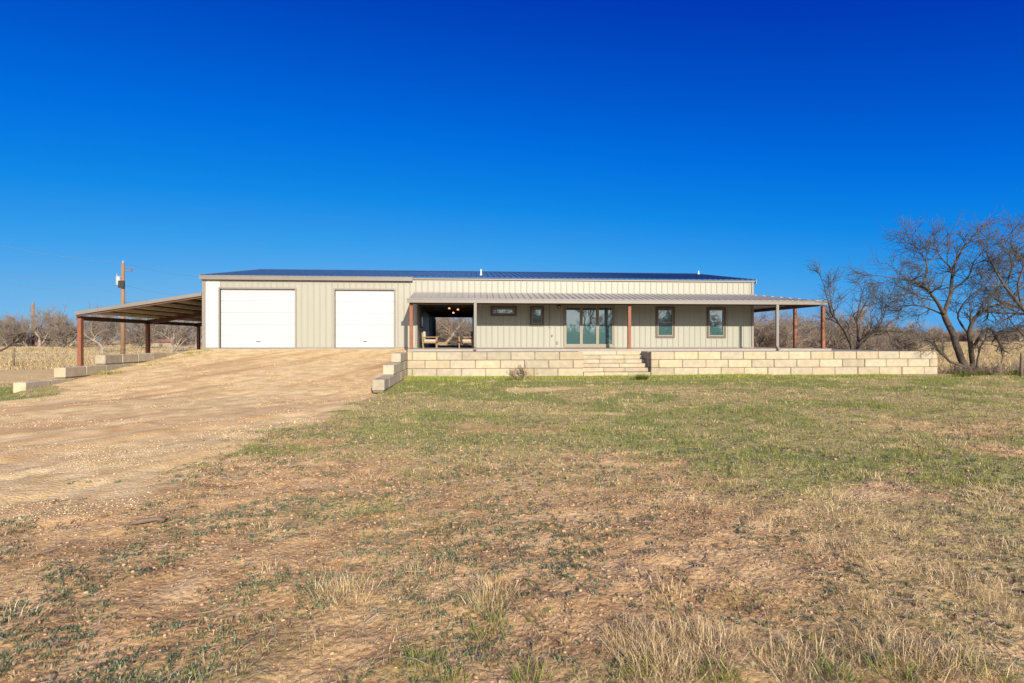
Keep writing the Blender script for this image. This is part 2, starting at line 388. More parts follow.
def groundmat():
    m = bpy.data.materials.new("prairie_ground"); m.use_nodes = True; nt = m.node_tree; N = nt.nodes; L = nt.links
    b = N["Principled BSDF"]; b.inputs["Roughness"].default_value = 0.95; b.inputs["Specular IOR Level"].default_value = 0.1
    tc = N.new("ShaderNodeTexCoord"); P = tc.outputs["Object"]
    def noise(s, d=8, r=0.6, mp=None):
        n = N.new("ShaderNodeTexNoise"); n.inputs["Scale"].default_value = s; n.inputs["Detail"].default_value = d; n.inputs["Roughness"].default_value = r
        L.new(P, n.inputs["Vector"]); return n.outputs[0]
    def ramp(inp, stops):
        c = N.new("ShaderNodeValToRGB"); e = c.color_ramp.elements
        e[0].position, e[0].color = stops[0][0], (*stops[0][1], 1); e[1].position, e[1].color = stops[-1][0], (*stops[-1][1], 1)
        for p, q in stops[1:-1]:
            k = e.new(p); k.color = (*q, 1)
        L.new(inp, c.inputs[0]); return c.outputs[0]
    def attr(n):
        a = N.new("ShaderNodeAttribute"); a.attribute_name = n; return a.outputs["Fac"]
    def mix(f, a, c, mode='MIX'):
        x = N.new("ShaderNodeMix"); x.data_type = 'RGBA'; x.blend_type = mode
        for s, v in ((0, f), (6, a), (7, c)):
            if isinstance(v, (int, float)): x.inputs[s].default_value = v
            elif isinstance(v, tuple): x.inputs[s].default_value = (*v, 1)
            else: L.new(v, x.inputs[s])
        return x.outputs[2]
    def math_(op, a, c):
        x = N.new("ShaderNodeMath"); x.operation = op
        for s, v in ((0, a), (1, c)):
            if isinstance(v, (int, float)): x.inputs[s].default_value = v
            else: L.new(v, x.inputs[s])
        x.use_clamp = True; return x.outputs[0]
    def edge(v, lo, hi):
        x = N.new("ShaderNodeMapRange"); x.inputs[1].default_value = lo; x.inputs[2].default_value = hi; L.new(v, x.inputs[0]); return x.outputs[0]
    n1, n2, n3, n4 = noise(0.35), noise(2.3), noise(14), noise(70, 5)
    soilc = ramp(n2, [(0.25, (0.27,0.155,0.07)), (0.5, (0.50,0.32,0.155)), (0.75, (0.66,0.465,0.25))])
    soilc = mix(0.55, soilc, ramp(n3, [(0.3, (0.45,0.42,0.40)), (0.6, (1,1,1)), (0.75, (1.25,1.2,1.1))]), 'MULTIPLY')
    soilc = mix(0.5, soilc, ramp(n4, [(0.3, (0.5,0.5,0.5)), (0.65, (1.2,1.2,1.2))]), 'MULTIPLY')
    dry = ramp(n3, [(0.25, (0.17,0.125,0.055)), (0.5, (0.37,0.285,0.13)), (0.72, (0.54,0.43,0.23))])
    grc = ramp(n3, [(0.25, (0.11,0.12,0.04)), (0.6, (0.24,0.24,0.08)), (0.8, (0.36,0.33,0.14))])
    dry = mix(0.6, dry, ramp(n4, [(0.3, (0.45,0.45,0.42)), (0.65, (1.25,1.22,1.15))]), 'MULTIPLY')
    gf = edge(math_('ADD', attr("green"), math_('SUBTRACT', n2, 0.5)), 0.15, 0.75)
    lawn = mix(gf, dry, grc)
    sf = edge(math_('ADD', attr("soil"), math_('SUBTRACT', n2, 0.5)), 0.12, 0.55)
    base = mix(sf, lawn, soilc)
    # gravel
    vo = N.new("ShaderNodeTexVoronoi"); vo.inputs["Scale"].default_value = 26; L.new(P, vo.inputs["Vector"])
    vo2 = N.new("ShaderNodeTexVoronoi"); vo2.inputs["Scale"].default_value = 60; L.new(P, vo2.inputs["Vector"])
    gr = ramp(n2, [(0.25, (0.39,0.26,0.12)), (0.5, (0.565,0.41,0.212)), (0.78, (0.71,0.555,0.335))])
    gr = mix(0.5, gr, ramp(vo2.outputs["Color"], [(0.0, (0.6,0.58,0.55)), (1.0, (1.3,1.3,1.28))]), 'MULTIPLY')
    mp = N.new("ShaderNodeMapping"); mp.vector_type = 'TEXTURE'; mp.inputs["Rotation"].default_value = (0,0,R(62)); mp.inputs["Scale"].default_value = (7.0, 0.9, 1); L.new(P, mp.inputs[0])
    ns = N.new("ShaderNodeTexNoise"); ns.inputs["Scale"].default_value = 1.0; ns.inputs["Detail"].default_value = 5; L.new(mp.outputs[0], ns.inputs["Vector"])
    gr = mix(edge(ns.outputs[0], 0.48, 0.66), gr, mix(0.7, gr, (0.38,0.21,0.10)))
    fd = edge(math_('ADD', attr("gravel"), math_('MULTIPLY', math_('SUBTRACT', n3, 0.45), 1.3)), 0.30, 0.72)
    base = mix(fd, base, gr)
    # far pasture
    far = ramp(n2, [(0.3, (0.42,0.30,0.14)), (0.7, (0.60,0.455,0.235))])
    far = mix(0.5, far, ramp(n1, [(0.3, (0.7,0.68,0.6)), (0.7, (1.15,1.12,1.1))]), 'MULTIPLY')
    base = mix(attr("pasture"), base, far)
    L.new(base, b.inputs["Base Color"])
    bh = math_('ADD', math_('MULTIPLY', n3, 0.6), math_('MULTIPLY', n4, 0.35))
    bp = N.new("ShaderNodeBump"); L.new(attr("relief"), bp.inputs["Strength"]); bp.inputs["Distance"].default_value = 0.025; L.new(bh, bp.inputs["Height"])
    bp2 = N.new("ShaderNodeBump"); L.new(math_("MULTIPLY", attr("relief"), 0.6), bp2.inputs["Strength"]); bp2.inputs["Distance"].default_value = 0.02; bp2.invert = True
    L.new(vo.outputs["Distance"], bp2.inputs["Height"]); L.new(bp.outputs[0], bp2.inputs["Normal"]); L.new(bp2.outputs[0], b.inputs["Normal"])
    return m
M['ground'] = groundmat()
idx = np.arange(nx*ny).reshape(ny, nx)
fq = np.stack([idx[:-1,:-1], idx[:-1,1:], idx[1:,1:], idx[1:,:-1]], -1).reshape(-1, 4)
g = npmesh("ground", np.stack([GX, GY, GZ], -1).reshape(-1, 3), [fq], M['ground'], smooth=True)
tag(g, kind='structure')
past = sst(30, 40, GY)
past = np.maximum(past, sst(-15.3, -15.9, GX)*sst(24, 25.5, GY))
for nm, arr in (("gravel", drv), ("soil", soil), ("green", grn), ("pasture", past), ("relief", 0.05+0.7*sst(16, 4, GY))):
    a = g.data.attributes.new(nm, 'FLOAT', 'POINT'); a.data.foreach_set("value", arr.astype(np.float32).ravel())

# terrace fill and concrete porch slab
t = MB(); t.box(XRET+0.02, XS0-0.02, YW+0.37, Y1-0.3, -1.6, WT-0.02); t.box(XS1+0.02, XWR-0.05, YW+0.37, Y1-0.3, -1.6, WT-0.02)
t.box(XS0-0.02, XS1+0.02, YW+1.6, Y1-0.3, -1.6, WT-0.02); t.box(XHR+0.4, XWR-0.05, Y1-0.3, 36, -1.6, WT-0.02)
tag(t.build("terrace_ground", M['concrete']), kind='structure')

# ------------------------------------------------------------------ house
house = thing("metal_house", "long low cream metal house with two white garage doors and a front porch", "house", ((XGL+XHR)/2, Y1, 0))
XB0, XB1 = wx(417.5, Y1), wx(474, Y1)                        # breezeway
ZB = wz(445, 304.5, Y1)                                      # breezeway head
ZH0 = wz(500, 293.3, Y1)
doors = [(wx(220,Y1), wx(295.3,Y1), 0.0, wz(258,289,Y1)), (wx(335,Y1), wx(394.3,Y1), 0.0, wz(364,290,Y1))]
wins = [(wx(491,Y1), wx(516,Y1), wz(503,315.5,Y1), wz(503,306.6,Y1)), (wx(530.3,Y1), wx(543.3,Y1), wz(537,325.5,Y1), wz(537,306.6,Y1)),
        (wx(656.2,Y1), wx(674,Y1), wz(665,337.3,Y1), wz(665,307.2,Y1)), (wx(707.3,Y1), wx(725,Y1), wz(716,337.4,Y1), wz(716,308,Y1))]
slid = (wx(563.7,Y1), wx(614.8,Y1), 0.02, wz(589,305.2,Y1))
opens = doors+wins+[slid, (XB0, XB1, 0.0, ZB)]
def wall_front(x0, x1, z0, z1):
    """cut a rectangle wall around openings; returns list of solid rects"""
    xs = sorted({x0, x1, *[min(max(o[k], x0), x1) for o in opens for k in (0,1)]}); out = []
    for a, b_ in zip(xs[:-1], xs[1:]):
        if b_-a < 1e-4: continue
        zs = z0; mid = (a+b_)/2
        for o in sorted([o for o in opens if o[0]-1e-6 <= mid <= o[1]+1e-6], key=lambda o: o[2]):
            if o[2]-zs > 0.02: out.append((a, b_, zs, o[2]))
            zs = o[3]
        if z1-zs > 0.02: out.append((a, b_, zs, z1))
    return out
XWP = doors[0][0]-0.02
def panels(x0, x1, name, material):
    w = MB(); 
    for (a, b_, c, d) in wall_front(x0, x1, 0.0, ZE-0.02): w.box(a, b_, Y1, Y1+0.14, c, d)
    def spans(x, e):
        zs = 0.0; out = []
        for o in sorted([o for o in opens if o[0]-e < x < o[1]+e], key=lambda o: o[2]):
            if o[2]-zs > 0.02: out.append((zs, o[2]-(0.03 if e > 0.02 else 0)))
            zs = o[3]+0.03
        out.append((zs, ZE-0.02)); return out
    k = math.ceil((x0+0.02)/0.305)
    while k*0.305 < x1-0.05:
        x = k*0.305; k += 1
        for (c, d) in spans(x, 0.06):
            w.hexa([(x-0.038,Y1-0.001,c),(x-0.016,Y1-0.024,c),(x+0.016,Y1-0.024,c),(x+0.038,Y1-0.001,c),(x-0.038,Y1-0.001,d),(x-0.016,Y1-0.024,d),(x+0.016,Y1-0.024,d),(x+0.038,Y1-0.001,d)])
        for q in (0.1, 0.2):                                   # two shallow stiffeners between ribs
            if x+q < x1-0.03:
                for (c, d) in spans(x+q, 0.02): w.box(x+q-0.007, x+q+0.007, Y1-0.005, Y1-0.0005, c, d)
    return w.build(name, material, house)
wl = panels(XGL, XWP, "glare_wall_panel", M['glare_siding']); tag(wl, "corner strip of siding left of the first garage door, glare painted in as white")
panels(XWP, XHR, "wall", M['siding'])
w = MB(); w.box(XGL, XGL+0.14, Y1+0.14, YB, 0, ZE); w.box(XHR-0.14, XHR, Y1+0.14, YB, 0, ZE)
w.box(XGL+0.14, XB0-0.14, YB-0.14, YB, 0, ZE); w.box(XB1+0.14, XHR-0.14, YB-0.14, YB, 0, ZE); w.box(XB0-0.14, XB1+0.14, YB-0.14, YB, ZB, ZE)
for xs in (XGL, XHR-0.14):                                   # gables
    w.hexa([(xs,Y1,ZE),(xs+0.14,Y1,ZE),(xs+0.14,YB,ZE),(xs,YB,ZE),(xs,YR-0.01,ZR-0.1),(xs+0.14,YR-0.01,ZR-0.1),(xs+0.14,YR+0.01,ZR-0.1),(xs,YR+0.01,ZR-0.1)])
w.build("end_wall", M['siding'], house)
# breezeway lining
YG = Y1+8.2
w = MB(); w.box(XB0-0.14, XB0, Y1+0.14, YG, 0, ZB); w.box(XB1, XB1+0.14, Y1+0.14, YB-0.14, 0, ZB); w.box(XB0-0.14, XB0, YB-1.0, YB-0.14, 0, ZB)
w.build("breezeway_wall", M['siding'], house)
w = MB(); w.box(XB0-0.14, XB1+0.14, Y1+0.14, YB-0.14, ZB+0.002, ZB+0.1)
for k in range(6): w.box(XB0, XB1, Y1+3.5+k*1.9, Y1+3.7+k*1.9, ZB-0.14, ZB)
w.build("breezeway_ceiling", M['ceiling'], house)
sd = MB(); sd.box(XB0-0.12, XB0-0.08, YG+0.01, YB-1.02, 0.0, ZB-0.01)
sdo = sd.build("side_glazing", M['glass'], house)
for k in range(5):
    fr = MB(); fr.box(XB0-0.08, XB0-0.02, YG+0.02+k*1.46, YG+0.1+k*1.46, 0.002, ZB-0.03); fr.build("mullion", M['trim'], sdo)
fr = MB(); fr.box(XB0-0.08, XB0+0.10, YB-1.2, YB-1.0, 0.003, ZB-0.25); fr.build("door_edge", M['vent'], house)
# window on the breezeway side wall
a = MB(); a.box(XB0+0.002, XB0+0.06, 30.6, 31.6, 1.1, 2.15); wd = a.build("window", M['brown'], house)
a = MB(); a.box(XB0+0.061, XB0+0.066, 30.7, 31.5, 1.2, 2.05); a.build("pane", M['glass'], wd)

# floor slab: house + porch
s = MB(); s.box(XGL-0.05, XHR+0.05, Y1-0.05, YB+0.3, -0.35, -0.003)
PX0 = wx(408.5, YP); PX1 = wx(824, YP)
s.box(PX0, PX1+0.15, YP-0.35, Y1-0.052, -0.35, -0.006); s.box(XHR+0.06, PX1+0.15, Y1-0.051, YB-6, -0.35, -0.006)
s.build("porch_slab", M['concrete'], house)

# garage doors
for (x0, x1, z0, z1) in doors:
    d = MB(); n = 5; hh = (z1-z0-0.03)/n
    for k in range(n):
        d.block(x0+0.002, x1-0.002, Y1+0.09, Y1+0.13, 0.03+k*hh+0.002, 0.03+(k+1)*hh-0.001, 0.005)
        for j in range(3): d.box(x0+0.03, x1-0.03, Y1+0.087, Y1+0.0905, 0.03+k*hh+hh*(0.25+0.25*j)-0.006, 0.03+k*hh+hh*(0.25+0.25*j)+0.006)
    do = d.build("garage_door", M['door_white'], house)
    f = MB(); f.box(x0-0.065, x0, Y1-0.045, Y1+0.088, 0.0, z1+0.08); f.box(x1, x1+0.065, Y1-0.045, Y1+0.088, 0.0, z1+0.08); f.box(x0, x1, Y1-0.045, Y1+0.088, z1, z1+0.08)
    f.build("frame", M['trim'], do)
    f = MB(); f.box(x0, x1, Y1+0.07, Y1+0.12, 0.0, 0.035); f.build("bottom_seal", M['brown'], do)
    f = MB(); f.tube([((x0+x1)/2-0.1, Y1+0.06, 0.35), ((x0+x1)/2+0.1, Y1+0.06, 0.35)], 0.012, 6); f.build("handle", M['black'], do)
# windows
for i, (x0, x1, z0, z1) in enumerate(wins):
    f = MB(); e = 0.075
    f.box(x0-0.03, x0+e, Y1-0.06, Y1+0.1, z0-0.03, z1+0.03); f.box(x1-e, x1+0.03, Y1-0.06, Y1+0.1, z0-0.03, z1+0.03)
    f.box(x0+e, x1-e, Y1-0.06, Y1+0.1, z1-e, z1+0.03); f.box(x0+e, x1-e, Y1-0.06, Y1+0.1, z0-0.03, z0+e)
    wo = f.build("window", M['brown'], house)
    tag(wo, ["wide short transom window with brown frame", "small sash window left of the glass doors", "sash window right of the red porch post", "sash window nearest the open end of the porch"][i])
    sh = MB(); q = 0.05
    X0, X1, Z0, Z1 = x0+e, x1-e, z0+e, z1-e
    sh.box(X0, X0+q, Y1-0.035, Y1+0.08, Z0, Z1); sh.box(X1-q, X1, Y1-0.035, Y1+0.08, Z0, Z1); sh.box(X0+q, X1-q, Y1-0.035, Y1+0.08, Z1-q, Z1); sh.box(X0+q, X1-q, Y1-0.035, Y1+0.08, Z0, Z0+q)
    if i > 0: sh.box(X0+q, X1-q, Y1-0.03, Y1+0.07, (Z0+Z1)/2-0.025, (Z0+Z1)/2+0.025)
    sh.build("sash", M['sash'], wo)
    g_ = MB(); g_.box(X0+q, X1-q, Y1+0.02, Y1+0.03, Z0+q, Z1-q); g_.build("pane", M['glass'], wo)
# sliding glass doors
x0, x1, z0, z1 = slid
f = MB(); e = 0.07
f.box(x0, x0+e, Y1-0.05, Y1+0.1, z0, z1); f.box(x1-e, x1, Y1-0.05, Y1+0.1, z0, z1); f.box(x0+e, x1-e, Y1-0.05, Y1+0.1, z1-e, z1); f.box(x0+e, x1-e, Y1-0.05, Y1+0.1, z0, z0+0.09)
sdr = f.build("sliding_door", M['sash'], house)
pw = (x1-x0-2*e)/3
for k in range(3):
    a0 = x0+e+k*pw; f = MB(); q = 0.075
    f.box(a0+0.003, a0+q, Y1-0.03, Y1+0.06, z0+0.09, z1-e); f.box(a0+pw-q, a0+pw-0.003, Y1-0.03, Y1+0.06, z0+0.09, z1-e)
    f.box(a0+q, a0+pw-q, Y1-0.03, Y1+0.06, z1-e-0.08, z1-e-0.002); f.box(a0+q, a0+pw-q, Y1-0.03, Y1+0.06, z0+0.092, z0+0.19)
    fo = f.build("door_panel", M['sash'], sdr)
    g_ = MB(); g_.box(a0+q, a0+pw-q, Y1+0.01, Y1+0.02, z0+0.19, z1-e-0.08); go = g_.build("pane", M['glass'], sdr)
# base trim, corner trims, conduit, outlet
f = MB(); f.box(XGL-0.05, XGL+0.10, Y1-0.05, Y1-0.002, -0.01, ZE-0.05); f.box(XGL-0.05, XGL-0.002, Y1-0.002, Y1+0.1, -0.01, ZE-0.05); f.build("corner_trim", M['trim'], house)
f = MB(); f.box(XHR-0.08, XHR+0.05, Y1-0.05, Y1-0.002, 0.0, ZE-0.05); f.box(XHR+0.002, XHR+0.05, Y1-0.002, Y1+0.1, 0.0, ZE-0.05); f.build("corner_trim", M['trim'], house)
f = MB(); xc = wx(549.6, Y1); f.box(xc-0.03, xc+0.03, Y1-0.05, Y1-0.004, wz(549,326,Y1)-0.1, wz(549,305,Y1)); f.build("seam_trim", M['trim'], house)
f = MB(); p = at(557, 342.7, Y1); f.box(p.x-0.05, p.x+0.05, Y1-0.07, Y1-0.002, p.z-0.07, p.z+0.07); f.build("outlet_box", M['trim'], house)
f = MB(); p = at(552, 335, Y1); f.tube([(p.x, Y1, p.z), (p.x, Y1-0.1, p.z), (p.x, Y1-0.12, p.z-0.08)], 0.02, 6); f.build("tap", M['trim'], house)
for (a0, b0) in ((XGL+0.1, doors[0][0]-0.1), (doors[0][1]+0.1, doors[1][0]-0.1), (doors[1][1]+0.1, XB0-0.08), (XB1+0.08, slid[0]), (slid[1], XHR-0.08)):
    f = MB(); f.box(a0, b0, Y1-0.045, Y1-0.003, 0.0, 0.05); f.build("base_trim", M['trim'], house)
f = MB(); f.box(XB0-0.08, XB0, Y1-0.05, Y1+0.145, 0.0, ZB); f.box(XB1, XB1+0.08, Y1-0.05, Y1+0.145, 0.0, ZB); f.box(XB0-0.08, XB1+0.08, Y1-0.05, Y1+0.145, ZB+0.001, ZB+0.1); f.build("breezeway_trim", M['trim'], house)

# main roof
OV = 0.10
def slope(y): return ZE+0.03+(ZR-ZE-0.03)*(1-abs(y-YR)/(YR-Y1+OV))
rf = MB(); th = 0.05; ye, yb = Y1-OV, 2*YR-Y1+OV
for (ya, yb_) in ((ye, YR), (YR, yb)):
    za, zb = slope(ya), slope(yb_)
    rf.hexa([(XGL-0.12,ya,za-th),(XHR+0.14,ya,za-th),(XHR+0.14,yb_,zb-th),(XGL-0.12,yb_,zb-th),(XGL-0.12,ya,za),(XHR+0.14,ya,za),(XHR+0.14,yb_,zb),(XGL-0.12,yb_,zb)])
    k = 0
    while XGL+0.1+k*0.305 < XHR:
        x = XGL+0.1+k*0.305; k += 1
        rf.hexa([(x-0.03,ya,za+0.001),(x+0.03,ya,za+0.001),(x+0.03,yb_,zb+0.001),(x-0.03,yb_,zb+0.001),(x-0.015,ya,za+0.035),(x+0.015,ya,za+0.035),(x+0.015,yb_,zb+0.035),(x-0.015,yb_,zb+0.035)])
ro = rf.build("roof", M['roof'], house)
f = MB(); f.hexa([(XGL-0.13,YR-0.18,ZR-0.01),(XHR+0.15,YR-0.18,ZR-0.01),(XHR+0.15,YR+0.18,ZR-0.01),(XGL-0.13,YR+0.18,ZR-0.01),(XGL-0.13,YR-0.02,ZR+0.05),(XHR+0.15,YR-0.02,ZR+0.05),(XHR+0.15,YR+0.02,ZR+0.05),(XGL-0.13,YR+0.02,ZR+0.05)])
f.build("ridge_cap", M['roof'], ro)
for (px, yy, hh) in ((481, 31.6, 0.34), (698.5, 35.8, 0.24)):
    x = wx(px, yy); z = slope(yy); f = MB(); f.lathe(x, yy, [(0.09,z-0.03),(0.07,z+0.05),(0.045,z+0.07),(0.045,z+hh),(0.0,z+hh)], 10); f.build("vent_pipe", M['vent'], ro)
# eave gutter on the garage, eave trim over the rest
XG1 = wx(413, Y1)
f = MB(); f.box(XGL-0.12, XG1, Y1-0.22, Y1-0.05, ZE-0.19, ZE+0.005); f.box(XGL-0.12, XG1, Y1-0.23, Y1-0.22, ZE-0.02, ZE+0.02); f.build("gutter", M['gutter'], house)
f = MB(); f.box(XG1+0.002, XHR+0.1, Y1-0.09, Y1-0.002, ZE-0.09, ZE-0.03); f.build("eave_trim", M['sash'], house)
for x_ in (XGL-0.16, XHR+0.142):
    f = MB()
    for (ya, yb_) in ((ye, YR), (YR, yb)):
        za, zb = slope(ya), slope(yb_)
        f.hexa([(x_,ya,za-0.2),(x_+0.04,ya,za-0.2),(x_+0.04,yb_,zb-0.2),(x_,yb_,zb-0.2),(x_,ya,za+0.03),(x_+0.04,ya,za+0.03),(x_+0.04,yb_,zb+0.03),(x_,yb_,zb+0.03)])
    f.build("rake_trim", M['trim'], house)

# porch roof: shed along the front, hipped round the right side
ZPB = ZH0; ZPF = wz(440, 299, YP-0.15); YPF = YP-0.2; XPR = wx(822.6, YP-0.2)
drop = (ZPB-ZPF)/(Y1-YPF)
XC = XPR-(Y1-YPF)                                            # hip meets the wall line here
XP0 = wx(409, YP)
pr = MB()
A = (XP0, YPF, ZPF); B = (XPR, YPF, ZPF); Cc = (XPR-(Y1-YPF)*1.0, Y1-0.04, ZPB); D = (XP0, Y1-0.04, ZPB)
def sheet(P, th=0.04):
    n = len(P); i = len(pr.v); pr.v += [tuple(q) for q in P]+[(q[0],q[1],q[2]-th) for q in P]
    pr.f.append(tuple(range(i, i+n))); pr.f.append(tuple(range(i+2*n-1, i+n-1, -1)))
    for k in range(n): pr.f.append((i+k, i+n+k, i+n+(k+1)%n, i+(k+1)%n))
    pr.c += [None]*(n+2)
XHW = XHR+0.16
zc = ZPF+drop*(XPR-XHW)
Ch = (XHW, YPF+(XPR-XHW), zc)
sheet([A, B, Ch, (XHW, Y1-0.04, ZPB) if Ch[1] > Y1 else Ch, D] if False else [A, B, Cc, D])
YSE = YB-6
sheet([B, (XPR, YSE, ZPF), (Cc[0], YSE, ZPB), Cc])
k = 0
while XP0+0.12+k*0.305 < XPR-0.1:
    x = XP0+0.12+k*0.305; k += 1
    y1 = min(Y1-0.05, YPF+(XPR-x)); z1 = ZPF+drop*(y1-YPF)
    if y1-YPF < 0.2: continue
    pr.hexa([(x-0.035,YPF-0.02,ZPF+0.001),(x+0.035,YPF-0.02,ZPF+0.001),(x+0.035,y1,z1+0.001),(x-0.035,y1,z1+0.001),(x-0.015,YPF-0.02,ZPF+0.038),(x+0.015,YPF-0.02,ZPF+0.038),(x+0.015,y1,z1+0.038),(x-0.015,y1,z1+0.038)])
k = 0
while YPF+0.2+k*0.305 < YSE:
    y = YPF+0.2+k*0.305; k += 1
    x0_ = max(Cc[0], XPR-(y-YPF)); z0_ = ZPF+drop*(XPR-x0_)
    pr.hexa([(x0_,y-0.035,z0_+0.001),(XPR,y-0.035,ZPF+0.001),(XPR,y+0.035,ZPF+0.001),(x0_,y+0.035,z0_+0.001),(x0_,y-0.015,z0_+0.038),(XPR,y-0.015,ZPF+0.038),(XPR,y+0.015,ZPF+0.038),(x0_,y+0.015,z0_+0.038)])
po = pr.build("porch_roof", M['porchroof'], house)
n_ = len(pr.v); so_ = MB(); dz_ = 0.075
def q_(p, e=0.0): return (p[0], p[1], p[2]-dz_)
for P in ([A, B, Cc, D], [B, (XPR, YSE, ZPF), (Cc[0], YSE, ZPB), Cc]):
    i = len(so_.v); so_.v += [q_(p) for p in P]+[(p[0], p[1], p[2]-dz_-0.015) for p in P]
    so_.f += [tuple(range(i, i+4)), tuple(range(i+7, i+3, -1))]+[(i+k, i+4+k, i+4+(k+1)%4, i+(k+1)%4) for k in range(4)]; so_.c += [None]*6
so_.build("soffit", M['soffit'], po)
f = MB()                                                     # closure strip where the ribs meet the wall
f.box(XP0, XHR, Y1-0.06, Y1-0.036, ZPB-0.02, ZPB+0.035)
f.build("flashing", M['trim'], po)
f = MB(); f.box(XP0-0.06, XPR+0.14, YPF-0.16, YPF-0.022, ZPF-0.19, ZPF-0.005); f.box(XP0-0.06, XPR+0.14, YPF-0.175, YPF-0.16, ZPF-0.03, ZPF+0.01)
f.box(XPR+0.002, XPR+0.14, YPF-0.02, YSE, ZPF-0.19, ZPF-0.005); f.build("gutter", M['gutter'], po)
f = MB(); zb = ZPF-0.06
f.box(XP0+0.02, XPR-0.04, YP-0.06, YP+0.06, zb-0.17, zb); f.box(XPR-0.16, XPR-0.04, YP+0.062, YSE, zb-0.19, zb-0.01); f.build("beam", M['darksteel'], po)
f = MB()
for k in range(3):
    y = YP+0.9+k*1.1; z = ZPF+drop*(y-YPF)-0.094; f.box(XP0+0.05, min(XPR-(y-YPF), XPR)-0.05, y-0.03, y+0.03, z-0.07, z)
f.build("purlin", M['purlin'], po)
zt = zb-0.171
posts = [(wx(411.3,YP), YP), (wx(629.2,YP), YP), (wx(823,YP), YP), (wx(794,26.8), 26.8)]
posts[3] = (posts[2][0], YP*1.09)
for (x, y) in posts:
    f = MB(); f.block(x-0.078, x+0.078, y-0.078, y+0.078, 0.01, zt, 0.008); o = f.build("porch_post", M['rust'], house)
    f = MB(); f.box(x-0.13, x+0.13, y-0.13, y+0.13, -0.005, 0.009); f.build("base_plate", M['darksteel'], o)
for px in (475.3, 777.3):
    x = wx(px, YPF-0.1); y = YPF-0.09; f = MB()
    f.box(x-0.065, x+0.065, y-0.05, y+0.05, 0.06, ZPF-0.185)
    f.hexa([(x-0.065,y-0.05,0.0),(x+0.065,y-0.05,0.0),(x+0.065,y+0.05,0.06),(x-0.065,y+0.05,0.06),(x-0.065,y-0.24,-0.05),(x+0.065,y-0.24,-0.05),(x+0.065,y-0.05,0.12),(x-0.065,y-0.05,0.12)])
    f.build("downspout", M['gutter'], house)

# porch light, chandelier, armchairs
p = at(558.5, 306.5, Y1); t = thing("wall_lamp", "small black porch light on wall left of the sliding glass doors", "lamp", (p.x, Y1, p.z))
f = MB(); f.box(p.x-0.06, p.x+0.06, Y1-0.05, Y1-0.036, p.z-0.1, p.z+0.1); f.box(p.x-0.02, p.x+0.02, Y1-0.14, Y1-0.05, p.z+0.05, p.z+0.08); f.build("bracket", M['black'], t)
f = MB(); f.lathe(p.x, Y1-0.15, [(0.02,p.z+0.12),(0.10,p.z+0.06),(0.10,p.z-0.02)], 10); f.build("lamp_shade", M['black'], t)
f = MB(); f.lathe(p.x, Y1-0.15, [(0.0,p.z-0.07),(0.05,p.z-0.05),(0.05,p.z+0.02),(0.0,p.z+0.03)], 10); f.build("bulb", M['vent'], t)
p = at(453.5, 310.0, 31.6); t = thing("chandelier", "lit three lamp ceiling fixture hanging in the breezeway", "chandelier", (p.x, 31.6, p.z))
f = MB(); f.tube([(p.x,31.6,p.z+0.05),(p.x,31.6,ZB)], 0.02, 6); 
for (dx, dy, dz) in ((-0.24,0.0,0.09),(0.25,0.1,0.03),(0.0,-0.2,-0.17)): f.tube([(p.x,31.6,p.z+0.06),(p.x+dx*0.6,31.6+dy*0.6,p.z+0.12),(p.x+dx,31.6+dy,p.z+dz+0.07)], 0.014, 5)
f.build("arm_frame", M['black'], t)
for (dx, dy, dz) in ((-0.24,0.0,0.09),(0.25,0.1,0.03),(0.0,-0.2,-0.17)):
    f = MB(); z = p.z+dz; f.lathe(p.x+dx, 31.6+dy, [(0.02,z+0.05),(0.04,z+0.03),(0.07,z-0.025),(0.06,z-0.03),(0.0,z-0.01)], 10); f.build("lamp_shade", M['shade'], t, True)
def armchair(px, Y, face, label, cush):
    x = wx(px, Y); t = thing("armchair", label, "chair", (x, Y, 0)); s = face
    fr = MB()
    for dy in (-0.3, 0.3):
        fr.hexa([(x-0.36*s-0.03,Y+dy-0.03,0),(x-0.36*s+0.03,Y+dy-0.03,0),(x-0.36*s+0.03,Y+dy+0.03,0),(x-0.36*s-0.03,Y+dy+0.03,0),(x-0.42*s-0.03,Y+dy-0.03,0.82),(x-0.42*s+0.03,Y+dy-0.03,0.82),(x-0.42*s+0.03,Y+dy+0.03,0.82),(x-0.42*s-0.03,Y+dy+0.03,0.82)])
        fr.box(x-0.40, x+0.40, Y+dy-0.05, Y+dy+0.05, 0.56, 0.60)
    fr.box(x-0.36, x+0.36, Y-0.33, Y-0.27, 0.26, 0.34); fr.box(x-0.36, x+0.36, Y+0.27, Y+0.33, 0.26, 0.34); fr.box(x-0.38, x+0.38, Y-0.27, Y+0.27, 0.29, 0.32)
    for k in range(4): fr.box(x-0.41*s-0.012, x-0.41*s+0.012, Y-0.26, Y+0.26, 0.42+k*0.11, 0.49+k*0.11)
    fr.build("chair_frame", M['wood'], t)
    for dy in (-0.3, 0.3):
        f = MB(); f.box(x+0.33*s-0.03, x+0.33*s+0.03, Y+dy-0.03, Y+dy+0.03, 0, 0.56); f.build("leg", M['wood'], t)
    f = MB(); f.block(x-0.34, x+0.36, Y-0.26, Y+0.26, 0.322, 0.46, 0.03); f.build("seat_cushion", M['cushion'], t)
    f = MB(); a_, b_ = x-0.39*s, x-0.25*s; f.block(min(a_,b_), max(a_,b_), Y-0.26, Y+0.26, 0.465, 0.88, 0.03); f.build("back_cushion", M[cush], t)
armchair(430.5, 29.75, 1, "wooden armchair with pale cushions at the left wall of the breezeway", 'cushion')
armchair(465.5, 29.8, -1, "brown wooden armchair with dark back cushion at the right side of breezeway", 'darkcushion')

